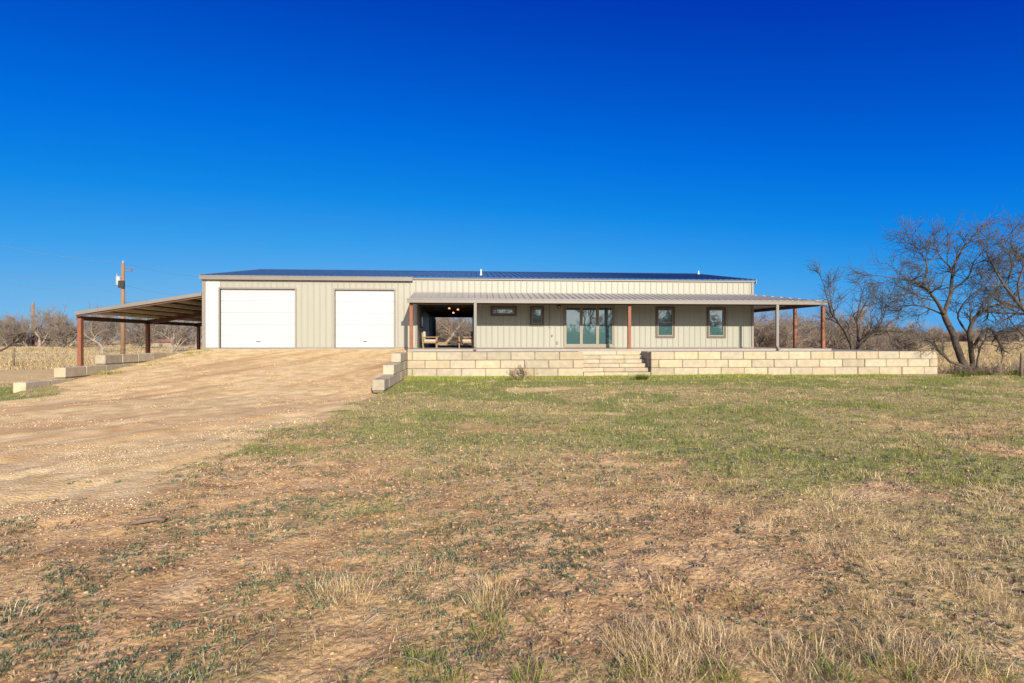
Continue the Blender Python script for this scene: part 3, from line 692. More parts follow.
# ------------------------------------------------------------------ carport
CX0 = wx(76, Y1); CYB = Y1*1.42
zcl = wz(76, 312.5, Y1); zcr = wz(203, 293.2, Y1)
cpt = thing("carport", "open lean-to carport on rusty posts at the left end of the house", "carport", (CX0, Y1, -1.1))
def cz(x): return zcl+(zcr-zcl)*(x-CX0)/(XGL-CX0)
def sloped(mb, x0, x1, y0, y1, a, b_):
    """beam following the roof slope, from a to b_ above the roof line"""
    mb.hexa([(x0,y0,cz(x0)+a),(x1,y0,cz(x1)+a),(x1,y1,cz(x1)+a),(x0,y1,cz(x0)+a),(x0,y0,cz(x0)+b_),(x1,y0,cz(x1)+b_),(x1,y1,cz(x1)+b_),(x0,y1,cz(x0)+b_)])
XCR = XGL-0.06
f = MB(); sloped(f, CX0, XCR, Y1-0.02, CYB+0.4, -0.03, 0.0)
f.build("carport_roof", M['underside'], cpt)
f = MB()
k = 0
while Y1+0.1+k*0.305 < CYB+0.3:
    y = Y1+0.1+k*0.305; k += 1; sloped(f, CX0, XCR, y-0.02, y+0.02, 0.001, 0.035)
f.build("roof_rib", M['porchroof'], cpt)
f = MB(); sloped(f, CX0-0.02, XCR, Y1-0.09, Y1-0.022, -0.13, 0.045); f.build("fascia", M['gutter'], cpt)
f = MB(); sloped(f, CX0, XCR, Y1-0.0, Y1+0.12, -0.215, -0.135); f.build("rafter", M['darksteel'], cpt)
f = MB(); sloped(f, CX0-0.1, XCR, Y1*1.21-0.1, Y1*1.21+0.1, -0.42, -0.165); f.build("rafter", M['darksteel'], cpt)
f = MB(); sloped(f, CX0-0.1, XCR, CYB-0.1, CYB+0.1, -0.42, -0.165); f.build("rafter", M['darksteel'], cpt)
for k in range(6):
    x = CX0+0.75+k*(XCR-CX0-1.1)/5.0
    f = MB(); z = cz(x); f.box(x-0.03, x+0.03, Y1+0.185, CYB+0.35, z-0.20, z-0.042); f.box(x-0.09, x+0.03, Y1+0.185, CYB+0.35, z-0.205, z-0.2005); f.build("purlin", M['purlin'], cpt)
f = MB(); f.box(CX0-0.1, CX0+0.1, Y1+0.19, CYB+0.3, zcl-0.38, zcl-0.17); f.build("beam", M['darksteel'], cpt)
for i, y in enumerate((Y1+0.12, Y1*1.204, CYB)):
    x = CX0+0.13; f = MB(); zz = -1.25 if True else 0
    f.block(x-0.085, x+0.085, y-0.11, y+0.11, zz, zcl-0.30 if i == 0 else zcl-0.381, 0.01)
    for s_ in (-0.05, 0.0, 0.05): f.box(x+s_-0.008, x+s_+0.008, y-0.116, y-0.109, zz, zcl-0.4)
    f.build("post", M['rust'], cpt)

# ------------------------------------------------------------------ block walls and steps
def tone(): 
    v = random.uniform(0.84, 1.14); w = random.uniform(-0.01, 0.06); return (v*(1+w), v, v*(1-w*1.6))
BL = 1.055; G = 0.011
def course(mb, x0, x1, y0, y1, z0, z1, off, horiz=True):
    a = x0 if horiz else y0; e = x1 if horiz else y1; nxt = a+off if off > 0.05 else a+BL
    while a < e-0.02:
        b_ = min(nxt, e)
        if e-b_ < 0.25 and e-b_ > 0: b_ = e
        j = random.uniform(-0.012, 0.012)
        if horiz: mb.block(a+G, b_-G, y0+j, y1+j, z0+G*1.1, z1-G*0.4, 0.018, tone())
        else: mb.block(x0+j, x1+j, a+G, b_-G, z0+G*1.1, z1-G*0.4, 0.018, tone())
        a = b_; nxt = a+BL*random.uniform(0.97, 1.03)
def mkwall(name, label, build_):
    t = thing(name, label, "retaining wall", (0,0,0)); mb = MB(); joint = MB(); base = build_(mb, joint); t.location = base
    mb.build("blocks", M['block'], t); joint.build("joint_fill", M['mortar'], t)
    return t
def wl_(mb, jt):
    for k in range(3):
        z0 = WB+k*CH; course(mb, XRET, XS0, YW, YW+0.38, z0, z0+CH, (0.22, 0.75, 0.22)[k])
        ye_ = (17.35, 19.45, 21.5)[k]
        course(mb, XRET-0.385, XRET-0.004, ye_, YW+0.38, z0, z0+CH, 0, False)
        jt.box(XRET-0.35, XRET-0.035, ye_+0.05, YW+0.3, z0-0.05 if k == 0 else z0-0.02, z0+CH-0.03)
    jt.box(XRET+0.01, XS0-0.03, YW+0.035, YW+0.34, WB-0.3, WT-0.03)
    return (XRET, YW, WB)
mkwall("retaining_wall", "pale limestone block wall left of the steps with stepped return beside the gravel drive", wl_)
def wr_(mb, jt):
    for k in range(3):
        z0 = WB+k*CH; course(mb, XS1, XWR, YW, YW+0.38, z0, z0+CH, (1.05, 0.35, 1.05)[k])
        course(mb, XS1+0.004, XS1+0.38, YW+0.385, YW+1.6, z0, z0+CH, 0.5+0.3*k, False)
    jt.box(XS1+0.035, XWR-0.03, YW+0.035, YW+0.34, WB-0.3, WT-0.03); jt.box(XS1+0.035, XS1+0.34, YW+0.34, YW+1.55, WB, WT-0.03)
    mb.box(XWR-0.38, XWR-0.02, YW+0.385, YW+9, WB, WT, (1,1,1))
    return (XS1, YW, WB)
mkwall("retaining_wall", "pale limestone block wall right of the steps running to the bare tree", wr_)
def wc_(mb, jt):
    for k in range(3):
        z0 = WB-0.10+0.02*k+k*CH; ye_ = (18.4, 20.1, 22.2)[k]
        course(mb, XLW-0.385, XLW, ye_, 31.5, z0, z0+CH, 0, False)
        jt.box(XLW-0.35, XLW-0.035, ye_+0.05, 31.4, z0-0.05 if k == 0 else z0-0.02, z0+CH-0.03)
    return (XLW, 22, WB)
mkwall("retaining_wall", "stepped block wall between the gravel drive and the carport", wc_)
st = thing("stone_steps", "six pale limestone steps let into the front block wall", "steps", ((XS0+XS1)/2, YW, WB))
rs = (WT-WB)/6; td = 0.265
for k in range(6):
    mb = MB(); z0 = WB+k*rs; y0 = YW+0.01+k*td
    cuts = sorted([XS0+0.01]+[XS0+(XS1-XS0)*q for q in ((0.31,0.66),(0.02+0.3,0.64),(0.27,0.58),(0.30,0.69),(0.33,0.7),(0.26,0.61))[k]]+[XS1-0.012])
    for a, b_ in zip(cuts[:-1], cuts[1:]): mb.block(a+0.004, b_-0.004, y0+random.uniform(-0.008,0.008), YW+1.62, z0+0.006, z0+rs-0.002, 0.012, tone())
    mb.build("step", M['block'], st)

# ------------------------------------------------------------------ trees
def rot_about(v, ax, ang):
    return v*math.cos(ang)+ax.cross(v)*math.sin(ang)+ax*ax.dot(v)*(1-math.cos(ang))
class Tree:
    def __init__(s, seed, twig=0.006, wander=0.28, up=0.05, nch=(3,5), ratio=0.62, levels=4):
        s.r = random.Random(seed); s.big = MB(); s.small = MB(); s.twig = twig; s.w = wander; s.up = up; s.nch = nch; s.ratio = ratio; s.levels = levels
    def rv(s): 
        while True:
            v = Vector((s.r.uniform(-1,1), s.r.uniform(-1,1), s.r.uniform(-1,1)))
            if 0.05 < v.length < 1: return v.normalized()
    def put(s, pts, rad):
        mr = max(rad); (s.big if mr > 0.045 else s.small).tube(pts, rad, 8 if mr > 0.1 else 5 if mr > 0.03 else 3, cap=mr > 0.03)
    def branch(s, p, d, ln, r, lv):
        n = max(3, int(3+ln*1.6)) if lv > 0 else 3
        pts = [p.copy()]; dirs = [d.copy()]; q = p.copy(); dd = d.normalized()
        for k in range(n):
            dd = (dd+s.rv()*s.w+Vector((0,0,s.up))).normalized(); q = q+dd*(ln/n); pts.append(q.copy()); dirs.append(dd.copy())
        r1 = max(s.twig*0.6, r*0.42)
        rad = [r+(r1-r)*(k/n) for k in range(n+1)]
        s.put(pts, rad); s.kids(pts, dirs, rad, ln, lv)
    def kids(s, pts, dirs, rad, ln, lv, start=0.25):
        if lv <= 0: return
        n = len(pts)-1; c = s.r.randint(*s.nch)
        for j in range(c+1):
            t = start+(1-start)*(j+s.r.uniform(0, 0.9))/(c+1) if j < c else 1.0
            i = min(int(t*n), n-1); f_ = min(t*n-i, 1); p = pts[i].lerp(pts[i+1], f_)
            d = dirs[min(i+1, n)]; ax = d.cross(s.rv())
            if ax.length < 0.01: continue
            ax.normalize(); ang = s.r.uniform(0.45, 1.15) if j < c else s.r.uniform(0.1, 0.45)
            rr = max((rad[i]+(rad[i+1]-rad[i])*f_)*s.r.uniform(0.5, 0.75), s.twig*(1, 1.5, 2.6, 4)[min(lv-1, 3)])
            s.branch(p, rot_about(d, ax, ang), ln*s.ratio*s.r.uniform(0.7, 1.2), max(rr, s.twig), lv-1)
    def limb(s, pts, r0, r1, lv, start=0.3, childlen=None):
        P = [Vector(p) for p in pts]; Q = []; m = 3
        for i in range(len(P)-1):                             # Catmull-Rom so limbs bend smoothly, plus a little knobbliness
            a, b, c, d = P[max(i-1,0)], P[i], P[i+1], P[min(i+2,len(P)-1)]
            for k in range(m):
                t = k/m; q = 0.5*((2*b)+(c-a)*t+(2*a-5*b+4*c-d)*t*t+(3*b-a-3*c+d)*t**3)
                Q.append(q+s.rv()*r0*0.25)
        Q.append(P[-1]); n = len(Q)-1
        dirs = [(Q[min(i+1,n)]-Q[max(i-1,0)]).normalized() for i in range(n+1)]
        rad = [r0+(r1-r0)*(i/n) for i in range(n+1)]; s.put(Q, rad)
        ln = sum((Q[i+1]-Q[i]).length for i in range(n))
        s.kids(Q, dirs, rad, childlen or ln*0.8, lv, start)
    def finish(s, name, label, cat, base, group=None, bark='bark', twigm='twig'):
        t = thing(name, label, cat, base, group)
        if s.big.v: s.big.build("trunk", M[bark], t, True)
        if s.small.v: s.small.build("crown", M[twigm], t, True)
        return t
def px_limb(pp, Y0, Y1_):
    n = len(pp); return [at(x, y, Y0+(Y1_-Y0)*i/(n-1)) for i, (x, y) in enumerate(pp)]
# big tree by the wall end
tr = Tree(3, twig=0.0075, wander=0.26, up=0.03, nch=(5,7), ratio=0.74, levels=4)
YT = 24.3; b0 = at(968, 378, YT); b0.z = -1.3
tr.limb(px_limb([(969,382),(962,360),(953,336),(944,314)], YT, YT+0.1), 0.17, 0.125, 0)
tr.limb(px_limb([(944,314),(936,301),(923,286),(905,279),(886,277)], YT+0.1, YT-0.8), 0.095, 0.02, 3, 0.2, 1.5)
tr.limb(px_limb([(944,314),(951,292),(953,270),(962,250),(970,240),(976,234)], YT+0.1, YT+1.2), 0.10, 0.012, 3, 0.2, 1.15)
tr.limb(px_limb([(944,315),(931,309),(913,305),(895,307)], YT+0.1, YT+1.5), 0.05, 0.015, 3, 0.25, 1.2)
tr.limb(px_limb([(923,286),(927,266),(920,252),(909,242)], YT-0.4, YT+0.4), 0.05, 0.01, 3, 0.2, 1.2)
tr.limb(px_limb([(953,270),(940,256),(935,243)], YT+0.6, YT-0.3), 0.045, 0.01, 3, 0.2, 1.15)
tr.limb(px_limb([(950,292),(968,277),(975,260),(988,250)], YT+0.4, YT-0.8), 0.05, 0.01, 3, 0.2, 1.3)
tr.limb(px_limb([(936,301),(920,297),(908,290)], YT, YT-1.2), 0.04, 0.01, 3, 0.2, 1.2)
tr.limb(px_limb([(975,382),(972,352),(969,333),(976,316),(994,306),(1018,301),(1045,297)], YT+0.3, YT-0.4), 0.13, 0.03, 3, 0.35, 1.4)
tr.limb(px_limb([(969,333),(958,318),(966,300),(985,285)], YT+0.3, YT+1.6), 0.06, 0.012, 3, 0.3, 1.3)
tr.limb(px_limb([(976,316),(985,300),(1000,286),(1006,270)], YT, YT+1.0), 0.05, 0.012, 3, 0.3, 1.3)
tr.limb(px_limb([(974,345),(988,328),(1000,344),(1003,354)], YT-0.1, YT-0.6), 0.07, 0.065, 1, 0.5, 0.6)
tr.limb(px_limb([(963,366),(950,361),(938,350),(934,343),(927,341)], YT, YT-0.7), 0.075, 0.02, 3, 0.3, 0.9)
tr.limb(px_limb([(976,372),(979,352),(986,338),(1008,328)], YT, YT-1.2), 0.045, 0.012, 3, 0.3, 1.0)
tr.finish("bare_tree", "large gnarled leafless tree with forked dark trunk at the right end of the block wall", "tree", b0)
tr = Tree(5, twig=0.0075, wander=0.26, up=0.03, nch=(4,6), ratio=0.74)
YT = 23.0; b1 = at(1052, 384, YT); b1.z = -1.3
tr.limb(px_limb([(1052,386),(1048,352),(1040,328),(1022,308),(1004,286),(992,264),(987,252)], YT, YT+0.6), 0.13, 0.015, 3, 0.4, 1.4)
tr.limb(px_limb([(1040,328),(1050,296),(1040,268),(1030,250)], YT, YT+0.5), 0.08, 0.012, 3, 0.3, 1.4)
tr.limb(px_limb([(1022,308),(1018,284),(1024,264),(1014,250)], YT+0.3, YT-0.4), 0.05, 0.01, 3, 0.2, 1.2)
tr.limb(px_limb([(1022,308),(1004,304),(992,296),(984,282)], YT+0.3, YT+1.2), 0.05, 0.01, 3, 0.2, 1.2)
tr.limb(px_limb([(1048,352),(1028,340),(1012,322),(1004,310)], YT, YT-0.8), 0.06, 0.012, 3, 0.2, 1.3)
tr.limb(px_limb([(1004,286),(1012,270),(1010,252),(1018,238)], YT+0.5, YT+0.2), 0.05, 0.01, 3, 0.2, 1.2)
tr.finish("bare_tree", "leafless tree leaning in from the right edge of the photo", "tree", b1)
# tree behind the porch corner
tr = Tree(8, twig=0.010, wander=0.26, up=0.06, nch=(5,7), ratio=0.74)
YT = 34; b2 = at(854, 360, YT); b2.z = -1.2
tr.limb(px_limb([(854,366),(851,345),(840,324),(831,312),(827,296),(823,282)], YT, YT-0.8), 0.13, 0.012, 3, 0.1, 1.45)
tr.limb(px_limb([(855,364),(858,340),(857,318),(860,302),(862,290)], YT, YT+0.8), 0.11, 0.012, 3, 0.1, 1.45)
tr.limb(px_limb([(857,352),(868,336),(882,322),(888,300)], YT, YT-0.6), 0.09, 0.012, 3, 0.1, 1.8)
tr.limb(px_limb([(858,345),(872,332),(886,331),(892,345)], YT-0.4, YT-1.2), 0.08, 0.02, 2, 0.3, 1.0)
tr.finish("bare_tree", "many stemmed leafless tree standing behind the porch's right end", "tree", b2)

# generic bare trees, copied along the field edges
def generic(seed, h, twig, pale=False, stems=2):
    t = Tree(seed, twig=twig, wander=0.33, up=0.05, nch=(3,5), ratio=0.66); r = t.r
    for k in range(stems):
        d = Vector((r.uniform(-0.5,0.5), r.uniform(-0.5,0.5), 1)).normalized()
        t.branch(Vector((r.uniform(-0.2,0.2), r.uniform(-0.2,0.2), -0.3)), d, h*0.5, h*0.032, 4)
    return t
arche = []
for i, (sd_, h, st_) in enumerate(((21,6.5,2),(22,7.2,2),(23,5.5,3),(24,6.0,3),(25,7.5,1))):
    arche.append((generic(sd_, h, 0.017, stems=st_), i))
LBL = {}
far = []
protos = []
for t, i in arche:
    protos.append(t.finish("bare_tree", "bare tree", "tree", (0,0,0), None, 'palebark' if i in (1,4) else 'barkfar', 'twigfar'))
used = [False]*len(protos)
def plant(i, x, y, sc, rz, label, group=None):
    z = float(height(np.array(x), np.array(y)))
    if not used[i]:
        o = protos[i]; used[i] = True; o.location = (x, y, z); o.rotation_euler = (0,0,rz); o.scale = (sc,)*3; o["label"] = label
        if group: o["group"] = group
    else: o = dup(protos[i], (x, y, z), rz, sc, label, group)
    return o
rr = random.Random(77)
def at_px(px, Y): return wx(px, Y)
k = 0
for px in range(-30, 215, 11):
    Y = rr.uniform(100, 130); plant(k % 5, at_px(px+rr.uniform(-6,6), Y), Y, rr.uniform(0.85, 1.3), rr.uniform(0, 6.28), "bare grey tree in the far tree line across the left pasture", "bare trees in the left tree line"); k += 1
for (px, Y, sc, i) in ((40,98,1.15,1),(62,92,1.0,3),(102,70,0.8,4),(172,72,0.85,1),(138,90,0.9,2)):
    plant(i, at_px(px, Y), Y, sc, rr.uniform(0, 6.28), {40:"broad pale barked bare tree beside the farther wooden pole",62:"bare tree in pasture just left of the front carport post",102:"bare tree with a pale leaning trunk left of the near power pole",172:"pale barked bare tree seen between the two rear carport posts",138:"bare tree seen just right of the near power pole"}[px])
for px in (438, 446, 453, 460, 468, 476):
    Y = rr.uniform(66, 84); plant(k % 5, at_px(px, Y), Y, rr.uniform(0.7, 0.95), rr.uniform(0, 6.28), "bare tree seen through the open breezeway", "bare trees behind the breezeway"); k += 1
for px in range(742, 850, 13):
    Y = rr.uniform(42, 58); plant(k % 5, at_px(px, Y), Y, rr.uniform(0.55, 0.8), rr.uniform(0, 6.28), "bare tree in the thicket behind the porch's right end", "bare trees behind the porch end"); k += 1
for px in (905, 912, 890):
    Y = rr.uniform(37, 46); plant(k % 5, at_px(px, Y), Y, rr.uniform(0.45, 0.6), rr.uniform(0, 6.28), "small bare tree behind the right end of block wall", "small bare trees behind the wall end"); k += 1
for px in range(850, 1080, 17):
    Y = rr.uniform(130, 170); plant(k % 5, at_px(px, Y), Y, rr.uniform(0.6, 0.9), rr.uniform(0, 6.28), "distant bare tree across the right pasture", "distant trees across the right pasture"); k += 1
for x in range(-50, 64, 5):                                   # trees behind the camera, seen mirrored in the glass
    plant(k % 5, x+rr.uniform(-2,2), rr.uniform(-48,-36), rr.uniform(1.2, 1.8), rr.uniform(0, 6.28), "bare tree behind the photographer, mirrored in the house windows", "bare trees behind the photographer"); k += 1
# brush masses
def bush_arche(seed, stems, h, twig, spread=0.7):
    t = Tree(seed, twig=twig, wander=0.36, up=0.03, nch=(3,5), ratio=0.68); r = t.r; keep = t.put
    t.put = lambda pts, rad: t.small.tube(pts, rad, 3, False)
    for k in range(stems):
        t.branch(Vector((r.uniform(-0.5,0.5), r.uniform(-0.5,0.5), -0.15)), Vector((r.uniform(-spread,spread), r.uniform(-spread,spread), 1)).normalized(), h*0.5, h*0.011, 3)
    return np.array(t.small.v), np.array(t.small.f)
def brush(name, label, n, fpos, h, twig, seeds=(101,102,103)):
    """many small leafless bushes as one mass"""
    VV = []; FF = []; off = 0
    ar = [bush_arche(q, 4, h, twig) for q in seeds]
    for k in range(n):
        x, y = fpos(); V, Fq = ar[k % len(ar)]; a = rng.uniform(0, 6.28); sc = rng.uniform(0.6, 1.15); c, s_ = math.cos(a)*sc, math.sin(a)*sc
        z = float(height(np.array(x), np.array(y)))
        VV.append(np.stack([V[:,0]*c-V[:,1]*s_+x, V[:,0]*s_+V[:,1]*c+y, V[:,2]*sc*rng.uniform(0.8,1.1)+z], -1)); FF.append(Fq+off); off += len(V)
    o = npmesh(name, np.concatenate(VV), [np.concatenate(FF)], M['brush'])
    return tag(o, label, "brush", kind='stuff')
def box_pos(px0, px1, Ya, Yb):
    def f_():
        Y = rng.uniform(Ya, Yb); return (wx(rng.uniform(px0, px1), Y), Y)
    return f_
brush("brush", "dense brown leafless brush along the far side of the left pasture", 34, box_pos(-60, 225, 125, 150), 3.6, 0.035)
brush("brush", "tangled brown brush behind the right end of the porch", 44, box_pos(735, 905, 44, 68), 4.6, 0.013, (104,105,106))
brush("brush", "low brown brush across the right pasture", 110, box_pos(830, 1090, 160, 200), 5.0, 0.05, (107,108))
brush("brush", "pale brush behind the house seen through the breezeway", 26, box_pos(425, 485, 75, 95), 5.5, 0.022, (109,110))
brush("brush", "dark scrub and fallen twigs under the bare tree", 16, lambda: (wx(rng.uniform(942, 1060), 23.4), rng.uniform(22.8, 24.8)), 0.75, 0.005, (111,112))
brush("brush", "leafless brush behind the photographer", 60, lambda: (rng.uniform(-50, 60), rng.uniform(-60, -48)), 5.5, 0.03, (113,114))

# ------------------------------------------------------------------ poles, wires, fence, shed
Yp = 52.0; xp = wx(123, Yp); zt_ = wz(123, 263, Yp)
up = thing("utility_pole", "brown wooden power pole with a grey transformer behind the carport", "power pole", (xp, Yp, -1.1))
f = MB(); f.tube([(xp,Yp,-1.4),(xp,Yp,3),(xp,Yp,zt_)], [0.19,0.17,0.14], 10); f.build("pole", M['pole'], up, True)
tz = wz(119, 287, Yp); xt = wx(119.2, Yp)
f = MB(); f.lathe(xt, Yp-0.1, [(0.0,tz+0.1),(0.18,tz+0.12),(0.21,tz+0.18),(0.21,tz+0.9),(0.16,tz+0.95),(0.0,tz+0.97)], 12); tro = f.build("transformer", M['transformer'], up, True)
f = MB(); f.lathe(xt-0.1, Yp-0.15, [(0.05,tz+0.95),(0.06,tz+1.0),(0.03,tz+1.05),(0.05,tz+1.12),(0.0,tz+1.18)], 8); f.build("bushing", M['transformer'], tro)
f = MB(); f.box(xt+0.2, xp-0.1, Yp-0.16, Yp-0.04, tz+0.3, tz+0.38); f.box(xt+0.2, xp-0.1, Yp-0.16, Yp-0.04, tz+0.75, tz+0.83); f.box(xp-0.25, xp+0.25, Yp-0.3, Yp-0.19, tz-0.1, tz+0.55); f.build("bracket", M['black'], up)
f = MB(); f.box(xp, xp+0.75, Yp-0.06, Yp+0.06, zt_-0.75, zt_-0.66); f.lathe(xp+0.68, Yp, [(0.06,zt_-0.66),(0.08,zt_-0.55),(0.03,zt_-0.42)], 8); f.build("insulator_arm", M['post'], up); f = MB(); f.lathe(xp, Yp, [(0.05,zt_),(0.07,zt_+0.1),(0.02,zt_+0.22)], 8); f.build("insulator", M['transformer'], up)
Y2 = 108.0; x2 = wx(33, Y2)
o = MB(); o.tube([(x2,Y2,-0.8),(x2,Y2,3),(x2,Y2,wz(33,303,Y2))], [0.27,0.25,0.2], 10); po2 = o.build("utility_pole", M['pole'], None, True); tag(po2, "plain wooden pole far across the left pasture", "power pole")
def wire(label, pp):
    pts = []
    for (a, b_) in zip(pp[:-1], pp[1:]):
        for k in range(12):
            t_ = k/12; q = a.lerp(b_, t_); q.z -= 0.35*4*t_*(1-t_); pts.append(q)
    pts.append(pp[-1]); f = MB(); f.tube(pts, 0.009, 4); tag(f.build("power_line", M['wire']), label, "power line")
wire("topmost thin power line crossing the left sky over the pole top", [at(-60,231,40), at(123,263,Yp), at(215,277,75)])
wire("middle thin power line left of the pole at transformer height", [at(-60,262,40), at(123,285,Yp), at(215,297,75)])
wire("lowest thin power line running left from under the transformer", [at(-60,274,40), at(123,291,Yp)])
def fpost(px, Y, h, label, lean=0.0):
    x = wx(px, Y); z = float(height(np.array(x), np.array(Y))); f = MB(); f.tube([(x,Y,z-0.2),(x+lean*0.5,Y,z+h*0.5),(x+lean,Y,z+h)], [0.065,0.06,0.055], 8)
    tag(f.build("fence_post", M['post'], None, True), label, "fence post")
fpost(13.5, 40, 1.25, "weathered wooden fence post in the dry pasture at the left edge", 0.05)
fpost(1021, 21.8, 1.0, "short dark fence post at the right edge beneath the trees", 0.03)
f = MB(); p_ = at(14, 342, 40); f.tube([p_, at(7,347.5,39.5), at(-4,352.5,39), at(-20,359,38.5)], [0.04,0.06,0.07,0.08], 6); tag(f.build("dead_branch", M['bark'], None, True), "dead branch leaning on the left fence post", "branch")
f = MB(); Yf = 40
for zf in (0.35, 0.7, 1.05): f.tube([(wx(-80,Yf), Yf-0.1, -1.15+zf), (wx(13.5,Yf), Yf-0.1, -1.15+zf), (wx(205,Yf+6), Yf+6, -1.15+zf)], 0.006, 3)
tag(f.build("wire_fence", M['wire']), "thin strand wire fence crossing the left pasture", "fence")
Ys = 100; sx0, sx1 = wx(151,Ys), wx(178,Ys); zs = float(height(np.array(sx0), np.array(Ys)))
sh = thing("shed", "low red metal shed far off, seen beneath the carport roof", "shed", ((sx0+sx1)/2, Ys, zs))
f = MB(); f.box(sx0, sx1, Ys, Ys+3, zs-0.2, zs+0.9); f.build("wall", M['palebark'], sh)
f = MB(); f.hexa([(sx0-0.2,Ys-0.3,zs+0.901),(sx1+0.2,Ys-0.3,zs+0.901),(sx1+0.2,Ys+3.3,zs+0.901),(sx0-0.2,Ys+3.3,zs+0.901),(sx0-0.2,Ys+1.4,zs+1.6),(sx1+0.2,Ys+1.4,zs+1.6),(sx1+0.2,Ys+1.6,zs+1.6),(sx0-0.2,Ys+1.6,zs+1.6)]); f.build("roof", M['redroof'], sh)

# ------------------------------------------------------------------ grass
BV = []; BT = []; BQ = []; B3 = []; nb = [0]
def blades(P, h, w, yaw, lean, laz, tone_):
    """P (n,3); tapered bent blades"""
    n = len(P)
    side = np.stack([np.cos(yaw), np.sin(yaw), np.zeros(n)], -1)*w[:,None]*0.5
    ld = np.stack([np.cos(laz), np.sin(laz), np.zeros(n)], -1)
    mid = P+ld*(h*lean*0.35)[:,None]; mid[:,2] += h*0.55*np.sqrt(np.clip(1-(lean*0.5)**2, 0.1, 1))
    tip = P+ld*(h*lean)[:,None]; tip[:,2] += h*np.sqrt(np.clip(1-(lean*0.85)**2, 0.05, 1))
    V = np.stack([P-side, P+side, mid+side*0.75, mid-side*0.75, tip], 1).reshape(-1, 3)
    i = nb[0]+np.arange(n)*5; nb[0] += n*5
    BV.append(V); BQ.append(np.stack([i,i+1,i+2,i+3],-1)); B3.append(np.stack([i+3,i+2,i+4],-1)); BT.append(np.repeat(tone_, 5, 0))
def flush(name, label, material='grass'):
    o = npmesh(name, np.concatenate(BV), [np.concatenate(BQ), np.concatenate(B3)], M[material], np.concatenate(BT))
    BV.clear(); BT.clear(); BQ.clear(); B3.clear(); nb[0] = 0
    return tag(o, label, "grass", kind='stuff')
def zone(n, Ya, Yb):
    """random points over the visible ground between depths Ya and Yb, uniform per square metre"""
    Y = np.sqrt(rng.uniform(Ya**2, Yb**2, n)); a = rng.uniform(-1.06, 1.12, n); return a*Y, Y
STRAW = np.array([[0.66,0.50,0.27],[0.74,0.60,0.38],[0.48,0.34,0.17],[0.60,0.47,0.27]])
OLIVE = np.array([[0.42,0.38,0.12],[0.31,0.315,0.08],[0.52,0.44,0.18],[0.25,0.28,0.065]])
GREEN = np.array([[0.20,0.25,0.045],[0.25,0.29,0.055],[0.13,0.17,0.04],[0.30,0.31,0.08]])
TEAL  = np.array([[0.20,0.225,0.125],[0.26,0.275,0.17],[0.13,0.16,0.08]])
def pick(pal, n, jit=0.25): return pal[rng.integers(0, len(pal), n)]*rng.uniform(1-jit, 1+jit*0.6, (n,1))
def blocked(x, y):
    inw = (y > YW-0.03)&(x > XRET-0.1)&(x < XWR+0.1)
    inr = (x > XRET-0.42)&(x < XRET+0.05)&(y > 17.3)
    inl = (x > XLW-0.42)&(x < XLW+0.05)&(y > 18.3)
    return inw | inr | inl | ((y > 28.7)&(x > XGL-1)&(x < XHR))
# short turf
for (n, Ya, Yb, w, h) in ((120000, 2.1, 6.0, 0.0028, 0.034), (170000, 5.5, 13, 0.0048, 0.042), (170000, 12, 30, 0.010, 0.05)):
    x, y = zone(n, Ya, Yb); d = drive_mask(x, y); s = soil_f(x, y); gr = green_f(x, y)
    cl = sst(0.38, 0.62, fbm(x*6, y*6, 61)); pr_ = (1-d)*np.clip(1-s*1.25, 0.01, 1)*(0.18+1.0*cl)
    pr_ = np.where(d > 0.6, 0.0, pr_)
    ok = (rng.uniform(0, 1, n) < pr_)&~blocked(x, y); x, y, gr, s = x[ok], y[ok], gr[ok], s[ok]; n = len(x)
    isg = rng.uniform(0, 1, n) < np.clip(gr*1.3, 0.08, 0.88)
    tn = np.where(isg[:,None], pick(GREEN, n), np.where(rng.uniform(0,1,n)[:,None] < 0.5, pick(OLIVE, n), pick(STRAW, n)))
    hh = h*rng.uniform(0.5, 1.5, n)*np.where(isg, 1.15, 1.0)*(0.8+0.5*gr)
    blades(np.stack([x, y, zat(x, y)-0.004], -1), hh, w*rng.uniform(0.7, 1.5, n), rng.uniform(0, 6.28, n), rng.uniform(0.1, 1.0, n), rng.uniform(0, 6.28, n), tn)
LIT = np.array([[0.62,0.50,0.33],[0.74,0.62,0.44],[0.45,0.33,0.20],[0.52,0.45,0.36],[0.30,0.20,0.12]])
